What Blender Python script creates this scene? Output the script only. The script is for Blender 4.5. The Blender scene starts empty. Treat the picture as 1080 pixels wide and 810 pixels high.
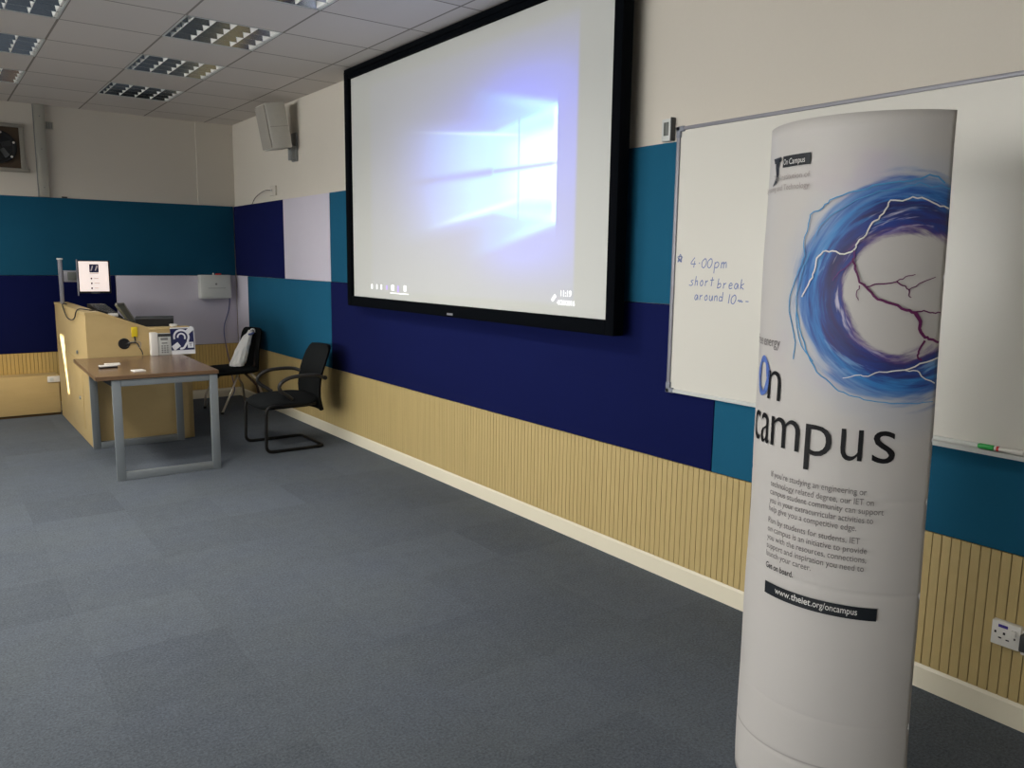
import bpy, bmesh, math, random
from mathutils import Vector, Matrix
random.seed(7)
COL = bpy.context.scene.collection
PI = math.pi

# ------------------------------------------------------------------ node helpers
def lin(c):
    return tuple(((v/255)/12.92 if v/255 <= .04045 else ((v/255+.055)/1.055)**2.4) for v in c) + (1.0,)

class S:
    """a scalar socket with arithmetic"""
    def __init__(s, nt, sock): s.nt = nt; s.k = sock
    def op(s, o, b=None, c=None, rev=False):
        n = s.nt.nodes.new('ShaderNodeMath'); n.operation = o
        ins = [s, b, c]
        if rev: ins = [b, s, c]
        for i, v in enumerate(ins):
            if v is None: continue
            if isinstance(v, S): s.nt.links.new(v.k, n.inputs[i])
            else: n.inputs[i].default_value = float(v)
        return S(s.nt, n.outputs[0])
    def __add__(s, b): return s.op('ADD', b)
    __radd__ = __add__
    def __sub__(s, b): return s.op('SUBTRACT', b)
    def __rsub__(s, b): return s.op('SUBTRACT', b, rev=True)
    def __mul__(s, b): return s.op('MULTIPLY', b)
    __rmul__ = __mul__
    def __truediv__(s, b): return s.op('DIVIDE', b)
    def abs(s): return s.op('ABSOLUTE')
    def sqrt(s): return s.op('SQRT')
    def exp(s): return s.op('EXPONENT')
    def max(s, b): return s.op('MAXIMUM', b)
    def min(s, b): return s.op('MINIMUM', b)
    def fract(s): return s.op('FRACT')
    def floor(s): return s.op('FLOOR')
    def sm(s, a, b, lo=0.0, hi=1.0):
        n = s.nt.nodes.new('ShaderNodeMapRange'); n.interpolation_type = 'SMOOTHSTEP'
        s.nt.links.new(s.k, n.inputs[0])
        for i, v in zip((1, 2, 3, 4), (a, b, lo, hi)): n.inputs[i].default_value = v
        return S(s.nt, n.outputs[0])

def sep(nt, sock):
    n = nt.nodes.new('ShaderNodeSeparateXYZ'); nt.links.new(sock, n.inputs[0])
    return [S(nt, n.outputs[i]) for i in range(3)]
def comb(nt, x, y, z):
    n = nt.nodes.new('ShaderNodeCombineXYZ')
    for i, v in enumerate((x, y, z)):
        if isinstance(v, S): nt.links.new(v.k, n.inputs[i])
        else: n.inputs[i].default_value = float(v)
    return n.outputs[0]
def noise(nt, vec, scale, detail=2, rough=.5):
    n = nt.nodes.new('ShaderNodeTexNoise'); n.inputs['Scale'].default_value = scale
    n.inputs['Detail'].default_value = detail; n.inputs['Roughness'].default_value = rough
    if vec is not None: nt.links.new(vec, n.inputs['Vector'])
    return S(nt, n.outputs['Fac'])
def wnoise(nt, vec):
    n = nt.nodes.new('ShaderNodeTexWhiteNoise'); nt.links.new(vec, n.inputs['Vector'])
    return S(nt, n.outputs['Value'])
def mix(nt, f, a, b):
    n = nt.nodes.new('ShaderNodeMix'); n.data_type = 'RGBA'
    if isinstance(f, S): nt.links.new(f.k, n.inputs[0])
    else: n.inputs[0].default_value = f
    for i, v in ((6, a), (7, b)):
        if isinstance(v, tuple): n.inputs[i].default_value = v
        else: nt.links.new(v, n.inputs[i])
    return n.outputs[2]
def obco(nt):
    return nt.nodes.new('ShaderNodeTexCoord').outputs['Object']
def uvco(nt):
    return nt.nodes.new('ShaderNodeTexCoord').outputs['UV']
def newmat(name, rough=.5, spec=.5, metal=0.0):
    m = bpy.data.materials.new(name); m.use_nodes = True
    nt = m.node_tree; b = nt.nodes['Principled BSDF']
    b.inputs['Roughness'].default_value = rough
    b.inputs['Specular IOR Level'].default_value = spec
    b.inputs['Metallic'].default_value = metal
    return m, nt, b
def bump(nt, b, h, strength=.3, dist=.002):
    n = nt.nodes.new('ShaderNodeBump'); n.inputs['Strength'].default_value = strength
    n.inputs['Distance'].default_value = dist
    nt.links.new(h.k, n.inputs['Height']); nt.links.new(n.outputs[0], b.inputs['Normal'])
def sc(c, k): return tuple(v*k for v in c[:3]) + (1.0,)
def mat(name, rgb, rough=.5, spec=.5, metal=0.0, nscale=30, var=.06, bmp=0.0, bdist=.001, emit=0.0):
    m, nt, b = newmat(name, rough, spec, metal)
    c = lin(rgb); o = obco(nt)
    n = noise(nt, o, nscale, 3)
    nt.links.new(mix(nt, n, sc(c, 1-var), sc(c, 1+var)), b.inputs['Base Color'])
    if bmp: bump(nt, b, noise(nt, o, nscale*6, 2), bmp, bdist)
    if emit:
        b.inputs['Emission Color'].default_value = c; b.inputs['Emission Strength'].default_value = emit
    return m

# ------------------------------------------------------------------ materials
def m_carpet():
    m, nt, b = newmat('carpet', .95, .15)
    o = obco(nt); x, y, z = sep(nt, o)
    ty = (y + .12)/.5; tx = (x + .05)/.5
    cell = comb(nt, tx.floor(), ty.floor(), 0)
    w = wnoise(nt, cell)
    big = noise(nt, o, .9, 3); fine = noise(nt, o, 100, 3, .85); mid = noise(nt, o, 14, 4, .65)
    fib = noise(nt, comb(nt, x*60, y*260, 0), 1, 2)
    k = .83 + w*.14 + (big-.5)*.30 + (fine-.5)*1.7 + (mid-.5)*.30 + (fib-.5)*.22
    fx = tx.fract(); fy = ty.fract()
    ex = (fx-.5).abs().max((fy-.5).abs())
    k = k*(1 - ex.sm(.494, .499)*.06)
    tint = noise(nt, o, 2.3, 3)
    base = mix(nt, tint, lin((91, 98, 110)), lin((94, 100, 104)))
    v = nt.nodes.new('ShaderNodeVectorMath'); v.operation = 'SCALE'
    nt.links.new(base, v.inputs[0]); nt.links.new(k.k, v.inputs['Scale'])
    nt.links.new(v.outputs[0], b.inputs['Base Color'])
    bump(nt, b, fine, .5, .004)
    return m
def m_wood(name, a, c, rough=.5, sx=3, sy=60, sz=3, dens=1.0, spec=.4):
    m, nt, b = newmat(name, rough, spec)
    x, y, z = sep(nt, obco(nt))
    n = noise(nt, comb(nt, x*sx, y*sy, z*sz), dens, 4, .6)
    f = noise(nt, comb(nt, x*sx*4, y*sy*5, z*sz*4), dens, 2)
    nt.links.new(mix(nt, n*.75+f*.25, lin(a), lin(c)), b.inputs['Base Color'])
    return m
def m_fabric(name, rgb, var=.10):
    m, nt, b = newmat(name, .95, .1)
    o = obco(nt); c = lin(rgb)
    n = noise(nt, o, 1.6, 4, .6)*.6 + noise(nt, o, 240, 2)*.4
    nt.links.new(mix(nt, n, sc(c, 1-var*1.6), sc(c, 1+var*1.6)), b.inputs['Base Color'])
    bump(nt, b, noise(nt, o, 500, 1), .3, .001)
    return m
def m_wall(name, rgb):
    m, nt, b = newmat(name, .8, .2)
    o = obco(nt); c = lin(rgb)
    n = noise(nt, o, 1.1, 4)*.7 + noise(nt, o, 90, 2)*.3
    nt.links.new(mix(nt, n, sc(c, .95), sc(c, 1.05)), b.inputs['Base Color'])
    bump(nt, b, noise(nt, o, 160, 2), .12, .001)
    return m
def m_ceiling():
    m, nt, b = newmat('ceiling_tile', .9, .15)
    o = obco(nt); x, y, z = sep(nt, o)
    fx = ((x-.8433)/.6098).fract(); fy = ((y-5.9626)/.6).fract()
    e = (fx-.5).abs().max((fy-.5).abs())
    line = e.sm(.487, .490)
    w = wnoise(nt, comb(nt, ((x-.8433)/.6098).floor(), ((y-5.9626)/.6).floor(), 0))
    p = noise(nt, o, 120, 3, .7)
    c = mix(nt, p*.5+w*.5, lin((206, 200, 194)), lin((218, 212, 206)))
    nt.links.new(mix(nt, line, c, lin((142, 136, 129))), b.inputs['Base Color'])
    bump(nt, b, p, .15, .001)
    return m

M = {}
M['carpet'] = m_carpet()
M['wall'] = m_wall('wall_paint', (210, 204, 193))
M['wallb'] = M['wall']
M['ceil'] = m_ceiling()
M['slat'] = m_wood('slat_wood', (172, 152, 102), (198, 176, 122), .55, 2, 25, 1.2)
M['slatback'] = mat('slat_backing', (70, 52, 26), .8)
M['slat_b'] = m_wood('slat_wood_back', (186, 156, 92), (208, 178, 112), .55, 25, 2, 1.2)
M['board'] = m_wood('beech_board', (190, 166, 116), (206, 183, 134), .45, 2, 2, 14)
M['console'] = m_wood('console_laminate', (186, 161, 112), (202, 178, 127), .45, 4, 4, 10)
M['skirt'] = mat('skirting_paint', (226, 219, 198), .35, .5, 0, 6, .03)
M['teal'] = m_fabric('teal_fabric', (30, 90, 120))
M['navy'] = m_fabric('navy_fabric', (17, 24, 73))
M['lilac'] = m_fabric('lilac_fabric', (204, 200, 213), .04)
M['black'] = mat('black_plastic', (20, 21, 23), .5)
M['velvet'] = mat('black_velvet', (6, 9, 14), .9, .06)
M['chairfab'] = m_fabric('black_chair_fabric', (27, 29, 30), .1)
M['chairframe'] = mat('black_tube', (10, 10, 11), .5, .3)
M['armplastic'] = mat('armrest_plastic', (44, 42, 40), .4)
M['chrome'] = mat('chrome', (215, 212, 206), .22, .5, 1.0)
M['palelegs'] = mat('pale_metal_tube', (215, 206, 190), .35, .5, .4)
M['brownlegs'] = mat('brown_tube', (58, 38, 26), .4)
M['steel'] = mat('grey_steel', (138, 145, 149), .4, .5, .4, 8, .05)
M['alu'] = mat('aluminium', (148, 148, 156), .5, .5, .35, 8, .04)
M['corner'] = mat('grey_corner_plastic', (125, 130, 142), .5)
M['table'] = m_wood('table_laminate', (98, 76, 57), (122, 97, 75), .25, 60, 4, 4, 1.0, .5)
M['tableedge'] = m_wood('table_edge', (96, 74, 54), (112, 88, 66), .4, 40, 4, 4)
M['white'] = mat('white_plastic', (226, 224, 218), .4, .5, 0, 10, .03)
M['offwhite'] = mat('offwhite_metal', (205, 208, 205), .45, .5, 0, 10, .03)
M['spk'] = mat('speaker_shell', (196, 194, 186), .55)
M['spkgrille'] = mat('speaker_grille', (158, 154, 146), .8, .2, 0, 200, .15)
M['grey'] = mat('grey_plastic', (128, 130, 130), .5)
M['dkgrey'] = mat('dark_grey_plastic', (58, 60, 62), .5)
M['olive'] = mat('olive_grey_lid', (128, 124, 100), .5)
M['yellow'] = mat('yellow_tag', (222, 196, 34), .5)
M['wire'] = mat('dark_wire', (38, 40, 48), .5)
M['bluewire'] = mat('blue_wire', (62, 74, 132), .5)
M['greywire'] = mat('grey_wire', (150, 146, 138), .5)
M['paper'] = mat('paper', (222, 222, 224), .7, .3, 0, 20, .02)
M['signblue'] = mat('sign_navy', (20, 26, 78), .35)
M['signwhite'] = mat('sign_white', (226, 228, 234), .5)
M['ink'] = mat('black_ink', (16, 16, 20), .6, .3)
M['greyink'] = mat('grey_ink', (124, 120, 120), .7, .2)
M['paleink'] = mat('pale_grey_ink', (168, 160, 158), .7, .2)
M['darkink'] = mat('dark_grey_ink', (66, 64, 66), .7, .2)
M['barink'] = mat('blueblack_ink', (16, 24, 32), .5)
M['whiteink'] = mat('white_ink', (225, 225, 222), .6)
M['penblue'] = mat('blue_marker_ink', (104, 124, 178), .6)
M['purpleink'] = mat('purple_ink', (98, 26, 84), .6)
M['purpleink2'] = mat('violet_ink', (96, 46, 120), .6)
M['skyink'] = mat('sky_blue_ink', (74, 148, 200), .6)
M['wbsurf'] = mat('whiteboard_enamel', (216, 214, 206), .28, .5, 0, 1.5, .02)
M['green'] = mat('green_cap', (40, 168, 74), .4)
M['red'] = mat('red_mark', (206, 52, 48), .4)
M['violet'] = mat('violet_label', (72, 58, 150), .5)
M['bag'] = mat('white_polythene', (248, 248, 246), .3, .5, 0, 12, .05)
M['bagprint'] = mat('blue_print', (96, 112, 168), .5)
M['fanwood'] = mat('brown_board', (74, 58, 40), .6)
M['fanframe'] = mat('grey_frame', (150, 146, 136), .5)
M['trunk'] = mat('trunking_grey', (168, 166, 156), .5, .4, 0, 3, .04)
M['mirror'] = mat('louvre_mirror', (170, 176, 182), .14, .5, 1.0, 10, .02)
M['blade'] = mat('louvre_white', (250, 250, 246), .35, .5, 0, 10, .01)
M['tube'] = mat('fluorescent_tube', (225, 226, 222), .3)
M['lcd'] = mat('lcd_grey', (96, 100, 96), .3)
M['glow'] = mat('projected_white', (255, 255, 255), .9, .1, 0, 10, 0, 0, .001, .75)
M['glow2'] = mat('projected_lilac', (190, 170, 230), .9, .1, 0, 10, 0, 0, .001, .35)
M['mon'] = mat('monitor_picture', (236, 222, 216), .4, .3, 0, 10, .02, 0, .001, .62)
M['monblue'] = mat('monitor_dark_blue', (26, 30, 62), .4, .3, 0, 10, .02, 0, .001, .25)
M['mongrey'] = mat('monitor_grey', (170, 160, 160), .4, .3, 0, 10, .02, 0, .001, .3)

def m_screen():
    """matte white cloth showing the projected desktop; UV in metres (u = distance from the right edge of the bright window, v = height about its middle)"""
    m, nt, b = newmat('projected_desktop', .85, .1)
    o = uvco(nt); L, v, _ = sep(nt, o)
    b.inputs['Base Color'].default_value = lin((203, 205, 202))
    inside = L.sm(-.180, -.150)*L.sm(2.27, 2.18)*v.sm(.80, .72)*v.sm(-.78, -.74)
    rt = L.sm(-.004, .004)
    Lp = L.max(0)
    a = v.abs()
    hh = (.316 - Lp*.12).max(.178 + Lp*.11)          # half height of the beam
    inb = 1 - (a-hh).sm(-.035, .02)
    wob = noise(nt, comb(nt, L*.4, v*7, 0), 1, 3)
    cyan = inb*rt*(Lp.sm(1.55, .35))*(.75+wob*.5)
    bluebeam = (1-(a-hh).sm(-.06, .10))*rt*Lp.sm(2.0, .8)
    white = rt*(1-(a+Lp*.05).sm(.13, .24))*Lp.sm(.62, .10)
    edge = rt*(1-a.sm(.26, .33))*Lp.sm(.05, .0)*.4
    # rays leaving the top and bottom corners
    up = .316 + Lp*.245
    ray = rt*(1-(a-up).sm(-.04, .03))*a.sm(.20, .30)*Lp.sm(.95, .0)
    rayl = (((a-up)+.02)*((a-up)+.02)*-900).exp()*rt*Lp.sm(.7, .0)
    s1 = v - (.148 + Lp*.127)
    st1 = (s1*s1*-9000).exp()*rt*Lp.sm(1.75, .7)*Lp.sm(.2, .5)
    s2 = v + (.130 + Lp*.132)
    st2 = (s2*s2*-2500).exp()*rt*Lp.sm(1.5, .6)*Lp.sm(.2, .5)
    vd = L - .345
    bar_v = (vd*vd*-14000).exp()*(a.sm(.30, .26))*.62
    vh = v - .006
    bar_h = (vh*vh*-4200).exp()*rt*Lp.sm(.64, .58)*.75
    bar_2 = (vh*vh*-1500).exp()*Lp.sm(.56, .64)*Lp.sm(1.8, 1.3)*.9
    keep = 1 - bar_v.max(bar_h).max(bar_2)
    def blob(l0, v0, sl, sv): 
        p = (L-l0)/sl; q = (v-v0)/sv
        return ((p*p+q*q)*-1.0).exp()
    halo = blob(.30, .42, .50, .20)*.46 + blob(.30, -.46, .45, .18)*.36 + blob(.80, .06, .85, .42)*.40 + blob(-.1, 0, .22, .45)*.28
    R = (white*.40 + cyan*.14 + bluebeam*.05 + ray*.08 + rayl*.12 + st1*.18 + st2*.20 + edge)*keep
    G = (white*.30 + cyan*.42 + bluebeam*.09 + ray*.34 + rayl*.24 + st1*.22 + st2*.24 + edge)*keep
    B = (white*.20 + cyan*.40 + bluebeam*.26 + ray*.42 + rayl*.24 + st1*.20 + st2*.20 + edge)*keep + halo
    R = (R + halo*.02 + .004)*inside
    G = (G + halo*.05 + .004)*inside
    B = (B + .025)*inside
    col = nt.nodes.new('ShaderNodeCombineColor')
    for i, k in enumerate((R, G, B)): nt.links.new(k.k, col.inputs[i])
    nt.links.new(col.outputs[0], b.inputs['Emission Color'])
    b.inputs['Emission Strength'].default_value = 1.0
    return m
M['screen'] = m_screen()

def m_poster():
    """printed sheet; UV in metres (u along the curve, v height)"""
    m, nt, b = newmat('printed_sheet', .5, .35)
    o = uvco(nt); s, z, _ = sep(nt, o)
    dx = s - .535; dz = z - 1.518
    r = (dx*dx + dz*dz).sqrt()
    ct = dx/r.max(.001); st = dz/r.max(.001)
    n1 = noise(nt, comb(nt, ct*.85, st*.85, r*24+ct*1.2), 1.0, 5, .6).sm(.30, .70)
    n2 = noise(nt, comb(nt, ct*1.0+7, st*1.0, r*46), 1.0, 4, .6).sm(.28, .72)
    n3 = noise(nt, comb(nt, s*5, z*5, 3), 1.0, 3)
    rr = r + (n1-.5)*.036 + (n3-.5)*.05
    left = ct.sm(.2, -1.0)
    rr2 = rr - left*.022
    ring = rr2.sm(.140, .166)*rr2.sm(.300, .268)*(1-rr2.sm(.235, .285)*n2*.55)
    white = lin((198, 195, 192))
    inner = mix(nt, n2, lin((46, 18, 92)), lin((104, 62, 140)))
    mid = mix(nt, n1, lin((24, 16, 78)), lin((16, 60, 150)))
    outer = mix(nt, n2, lin((12, 78, 164)), lin((44, 132, 200)))
    c = mix(nt, rr2.sm(.150, .180), inner, mid)
    c = mix(nt, (rr2+(n2-.5)*.05).sm(.200, .250), c, outer)
    streak = n2.sm(.72, .98)*(rr2.sm(.15, .18)*rr2.sm(.215, .19))*.85
    c = mix(nt, streak, c, lin((205, 200, 222)))
    streak2 = n1.sm(.78, 1.0)*(rr2.sm(.18, .2)*rr2.sm(.30, .24))*.45
    c = mix(nt, streak2, c, lin((150, 196, 232)))
    vio = n2.sm(.35, .05)*rr2.sm(.16, .19)*rr2.sm(.25, .21)*.7
    c = mix(nt, vio, c, lin((44, 22, 96)))
    # pale splash round the ring
    spl = (r+(n3-.5)*.16).sm(.40, .29)*rr2.sm(.2, .26)*.16
    splash = mix(nt, spl, white, lin((110, 150, 205)))
    spl2 = noise(nt, comb(nt, s*4, z*4, 9), 1.0, 3).sm(.52, .70)*(r+(n3-.5)*.1).sm(.46, .34)*r.sm(.2, .3)*.16
    splash = mix(nt, spl2, splash, lin((170, 120, 190)))
    c = mix(nt, ring*.96, splash, c)
    # fold marks
    f = ((z-.177-(s-.2)*.05)*(z-.177-(s-.2)*.05)*-150000).exp()*s.sm(-.02, .05)*.45
    c = mix(nt, f, c, lin((110, 104, 100)))
    nt.links.new(c, b.inputs['Base Color'])
    return m
M['poster'] = m_poster()
def m_bluering():
    m, nt, b = newmat('blue_ring_print', .5, .3)
    s, z, _ = sep(nt, obco(nt))
    n = noise(nt, obco(nt), 60, 3)
    nt.links.new(mix(nt, n, lin((34, 66, 160)), lin((120, 150, 210))), b.inputs['Base Color'])
    return m
M['bluering'] = m_bluering()

# ------------------------------------------------------------------ mesh helpers
class MB:
    def __init__(s): s.bm = bmesh.new(); s.uv = None
    def box(s, x0, x1, y0, y1, z0, z1, bev=0, seg=2, mtx=None):
        r = bmesh.ops.create_cube(s.bm, size=1.0)
        vs = r['verts']
        bmesh.ops.scale(s.bm, verts=vs, vec=(x1-x0, y1-y0, z1-z0))
        bmesh.ops.translate(s.bm, verts=vs, vec=((x0+x1)/2, (y0+y1)/2, (z0+z1)/2))
        if bev:
            es = list({e for v in vs for e in v.link_edges})
            r2 = bmesh.ops.bevel(s.bm, geom=es, offset=bev, segments=seg, affect='EDGES', profile=.5)
            vs = list({v for f in r2['faces'] for v in f.verts} | {v for v in vs if v.is_valid})
        if mtx: bmesh.ops.transform(s.bm, matrix=mtx, verts=vs)
        return s
    def prism(s, poly, axis, a, b, mtx=None):
        """poly: 2D points in the two other axes (in axis order); extruded from a to b along axis"""
        def P(p, t):
            if axis == 0: return (t, p[0], p[1])
            if axis == 1: return (p[0], t, p[1])
            return (p[0], p[1], t)
        A = [s.bm.verts.new(P(p, a)) for p in poly]; B = [s.bm.verts.new(P(p, b)) for p in poly]
        n = len(poly)
        fs = [s.bm.faces.new(A), s.bm.faces.new(B[::-1])]
        for i in range(n): fs.append(s.bm.faces.new((A[i], B[i], B[(i+1) % n], A[(i+1) % n])))
        if mtx: bmesh.ops.transform(s.bm, matrix=mtx, verts=A+B)
        bmesh.ops.recalc_face_normals(s.bm, faces=fs)
        return s
    def quad(s, *pts):
        s.bm.faces.new([s.bm.verts.new(p) for p in pts]); return s
    def tube(s, path, r, seg=10, cap=True, closed=False, sy=1.0, subdiv=0):
        P = [Vector(p) for p in path]
        if subdiv: P = smooth_path(P, subdiv, closed)
        n = len(P); rings = []
        up = None
        for i, p in enumerate(P):
            if closed: t = (P[(i+1) % n]-P[i-1]).normalized()
            else: t = (P[min(i+1, n-1)]-P[max(i-1, 0)]).normalized()
            if up is None:
                up = Vector((0, 0, 1)) if abs(t.z) < .9 else Vector((1, 0, 0))
            u = (up - t*up.dot(t)).normalized(); w = t.cross(u); up = u
            rr = r[i*len(r)//n] if isinstance(r, (list, tuple)) else r
            rings.append([s.bm.verts.new(p + u*math.cos(2*PI*k/seg)*rr*sy + w*math.sin(2*PI*k/seg)*rr) for k in range(seg)])
        m = n if closed else n-1
        for i in range(m):
            A, B = rings[i], rings[(i+1) % n]
            for k in range(seg): s.bm.faces.new((A[k], A[(k+1) % seg], B[(k+1) % seg], B[k]))
        if cap and not closed:
            s.bm.faces.new(rings[0][::-1]); s.bm.faces.new(rings[-1])
        return s
    def lathe(s, prof, c, axis=2, seg=32):
        """prof: (radius, t) pairs about an axis through c"""
        rings = []
        for r, t in prof:
            ring = []
            for k in range(seg):
                a = 2*PI*k/seg; p = [r*math.cos(a), r*math.sin(a)]
                q = {2: (p[0], p[1], t), 1: (p[0], t, p[1]), 0: (t, p[0], p[1])}[axis]
                ring.append(s.bm.verts.new(Vector(c)+Vector(q)))
            rings.append(ring)
        fs = []
        for A, B in zip(rings, rings[1:]):
            for k in range(seg): fs.append(s.bm.faces.new((A[k], A[(k+1) % seg], B[(k+1) % seg], B[k])))
        fs.append(s.bm.faces.new(rings[0][::-1])); fs.append(s.bm.faces.new(rings[-1]))
        bmesh.ops.recalc_face_normals(s.bm, faces=fs)
        return s
    def grid(s, f, us, vs, uv=None, flip=False):
        V = [[s.bm.verts.new(f(u, v)) for v in vs] for u in us]
        lay = s.bm.loops.layers.uv.verify() if uv else None
        for i in range(len(us)-1):
            for j in range(len(vs)-1):
                idx = [(i, j), (i+1, j), (i+1, j+1), (i, j+1)]
                if flip: idx = idx[::-1]
                fc = s.bm.faces.new([V[a][b] for a, b in idx])
                if uv:
                    for l, (a, b) in zip(fc.loops, idx): l[lay].uv = uv(us[a], vs[b])
        return s
    def ribbon(s, pts, w, fmap):
        """flat stroke of width w (number or per-point list) along 2D points, mapped to 3D"""
        P = [Vector(p) for p in pts]; n = len(P); A = []; B = []
        for i, p in enumerate(P):
            t = (P[min(i+1, n-1)]-P[max(i-1, 0)])
            t = t.normalized() if t.length > 1e-9 else Vector((1, 0))
            nn = Vector((-t.y, t.x)); ww = (w[i] if isinstance(w, (list, tuple)) else w)/2
            A.append(s.bm.verts.new(fmap(*(p+nn*ww)))); B.append(s.bm.verts.new(fmap(*(p-nn*ww))))
        for i in range(n-1): s.bm.faces.new((B[i], B[i+1], A[i+1], A[i]))
        return s
    def poly2(s, pts, fmap):
        s.bm.faces.new([s.bm.verts.new(fmap(*p)) for p in pts]); return s
    def text(s, string, x, z, fmap, size=None, width=None, height=None, align='l', bold=False, sx=1.0):
        """lettering: cap-size text placed with its left baseline at (x, z) of the print surface"""
        V, F, bx = glyphs(string, bold)
        w = bx[1]-bx[0]
        k = size if size else 1.0
        kx = k*sx if width is None else width/w
        if align == 'r': x = x - w*kx
        if align == 'c': x = x - w*kx/2
        vs = [s.bm.verts.new(fmap(x+(p[0]-bx[0])*kx, z+p[1]*k)) for p in V]
        for f in F:
            try: s.bm.faces.new([vs[i] for i in f])
            except ValueError: pass
        return s
    def build(s, name, m, parent=None, origin=None, smooth=True):
        bm = s.bm
        org = Vector(origin) if origin is not None else (parent['_o'] if False else None)
        if org is not None: bmesh.ops.translate(bm, verts=bm.verts, vec=-org)
        if smooth:
            for f in bm.faces: f.smooth = True
            for e in bm.edges:
                if len(e.link_faces) == 2 and e.calc_face_angle(0) > .6: e.smooth = False
        me = bpy.data.meshes.new(name); bm.to_mesh(me); bm.free()
        me.materials.append(M[m] if isinstance(m, str) else m)
        o = bpy.data.objects.new(name, me); COL.objects.link(o)
        if parent is not None: o.parent = parent
        elif org is not None: o.location = org
        return o

def smooth_path(P, k, closed=False):
    out = []; n = len(P)
    m = n if closed else n-1
    for i in range(m):
        p0 = P[i-1] if (closed or i > 0) else P[i]; p1 = P[i]; p2 = P[(i+1) % n]
        p3 = P[(i+2) % n] if (closed or i+2 < n) else p2
        for j in range(k):
            t = j/k
            out.append(.5*((2*p1)+(p2-p0)*t+(2*p0-5*p1+4*p2-p3)*t*t+(3*p1-p0-3*p2+p3)*t**3))
    if not closed: out.append(P[-1])
    return out

_gc = {}
def glyphs(string, bold=False):
    key = (string, bold)
    if key in _gc: return _gc[key]
    cu = bpy.data.curves.new('lettering', 'FONT'); cu.body = string; cu.size = 1.0
    cu.resolution_u = 4
    if bold: cu.offset = .012 if bold is True else bold
    ob = bpy.data.objects.new('lettering', cu); COL.objects.link(ob)
    dg = bpy.context.evaluated_depsgraph_get()
    me = bpy.data.meshes.new_from_object(ob.evaluated_get(dg))
    V = [tuple(v.co[:2]) for v in me.vertices]; F = [tuple(p.vertices) for p in me.polygons]
    bpy.data.objects.remove(ob); bpy.data.curves.remove(cu); bpy.data.meshes.remove(me)
    bx = (min(v[0] for v in V), max(v[0] for v in V))
    _gc[key] = (V, F, bx)
    return _gc[key]

def thing(name, label, cat, loc=(0, 0, 0), rz=0, group=None):
    o = bpy.data.objects.new(name, None); COL.objects.link(o)
    o.location = loc; o.rotation_euler = (0, 0, rz); o.empty_display_size = .1
    o['label'] = label; o['category'] = cat
    if group: o['group'] = group
    return o
def tag(o, label, cat, group=None, kind=None):
    o['label'] = label; o['category'] = cat
    if group: o['group'] = group
    if kind: o['kind'] = kind
    return o
def struct(o):
    o['kind'] = 'structure'; return o
def at(t): return tuple(t.location)        # world origin of an unrotated thing, for parts drawn in world coordinates

# ------------------------------------------------------------------ the room
XR, XL, YB, YF, HC = 2.975, -5.50, 9.355, -2.70, 3.046
struct(MB().box(XL-.1, XR+.1, YF-.1, YB+.1, -.06, 0).build('floor', 'carpet', smooth=False))
struct(MB().box(XR, XR+.12, YF-.1, YB+.1, 0, HC+.2).build('wall_right', 'wall', smooth=False))
wb_ = MB().box(XL-.1, XR+.1, YB, YB+.12, 0, HC+.2)
struct(wb_.build('wall_back', 'wall', smooth=False))
# shallow boxed-out corner above the panels
struct(MB().box(2.575, XR, YB-.012, YB, 2.160, HC).build('trim_10', 'wall', smooth=False))
struct(MB().box(XL-.1, XR+.1, YF-.12, YF, 0, HC+.2).build('wall_front', 'wall', smooth=False))
wl_ = MB()
WIN = [(6.0, 8.8), (2.4, 5.2), (-1.4, 1.4)]; WZ = (.95, 2.5)
ys = [YF-.1] + [v for w in sorted(WIN) for v in w] + [YB+.1]
wl_.box(XL-.12, XL, YF-.1, YB+.1, 0, WZ[0]); wl_.box(XL-.12, XL, YF-.1, YB+.1, WZ[1], HC+.2)
for a, b in zip(ys[0::2], ys[1::2]): wl_.box(XL-.12, XL, a, b, WZ[0], WZ[1])
struct(wl_.build('wall_left', 'wall', smooth=False))
for i, (a, b) in enumerate(WIN):
    w = MB()
    for k in range(3):
        yy = a + (b-a)*k/2
        w.box(XL-.09, XL-.03, yy-.03+(.03 if k == 0 else (-.03 if k == 2 else 0)), yy+.03+(.03 if k == 0 else (-.03 if k == 2 else 0)), WZ[0], WZ[1])
    w.box(XL-.09, XL-.03, a, b, WZ[0], WZ[0]+.06); w.box(XL-.09, XL-.03, a, b, WZ[1]-.06, WZ[1])
    struct(w.build('window_%d' % (i+1), 'white', smooth=False))
    # drawn blind; the one by the lecture desk has a slanted gap that lets a streak of sun in, the others are unseen and added to block it
    d = MB(); xb0, xb1 = XL-.02, XL-.015
    if i == 0:
        z0, z1 = 1.62, 2.15; lo = (8.05, 8.22); hi = (8.145, 8.47)
        d.prism([(a-.02, WZ[0]-.02), (lo[0], WZ[0]-.02), (lo[0], z0), (lo[1], z1), (lo[1], WZ[1]+.02), (a-.02, WZ[1]+.02)], 0, xb0, xb1)
        d.prism([(hi[0], WZ[0]-.02), (b+.02, WZ[0]-.02), (b+.02, WZ[1]+.02), (hi[1], WZ[1]+.02), (hi[1], z1), (hi[0], z0)], 0, xb0, xb1)
        d.box(xb0, xb1, lo[0]-.01, hi[0]+.01, WZ[0]-.02, z0); d.box(xb0, xb1, lo[1]-.01, hi[1]+.01, z1, WZ[1]+.02)
        d.prism([(8.11, z0), (8.118, z0), (8.335, z1), (8.32, z1)], 0, xb0, xb1)
        d.box(xb0, xb1, 8.04, 8.48, 1.86, 1.875)
    else: d.box(xb0, xb1, a-.02, b+.02, WZ[0]-.02, WZ[1]+.02)
    struct(d.build('trim_%d' % (i+11), 'paper', smooth=False))

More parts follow.
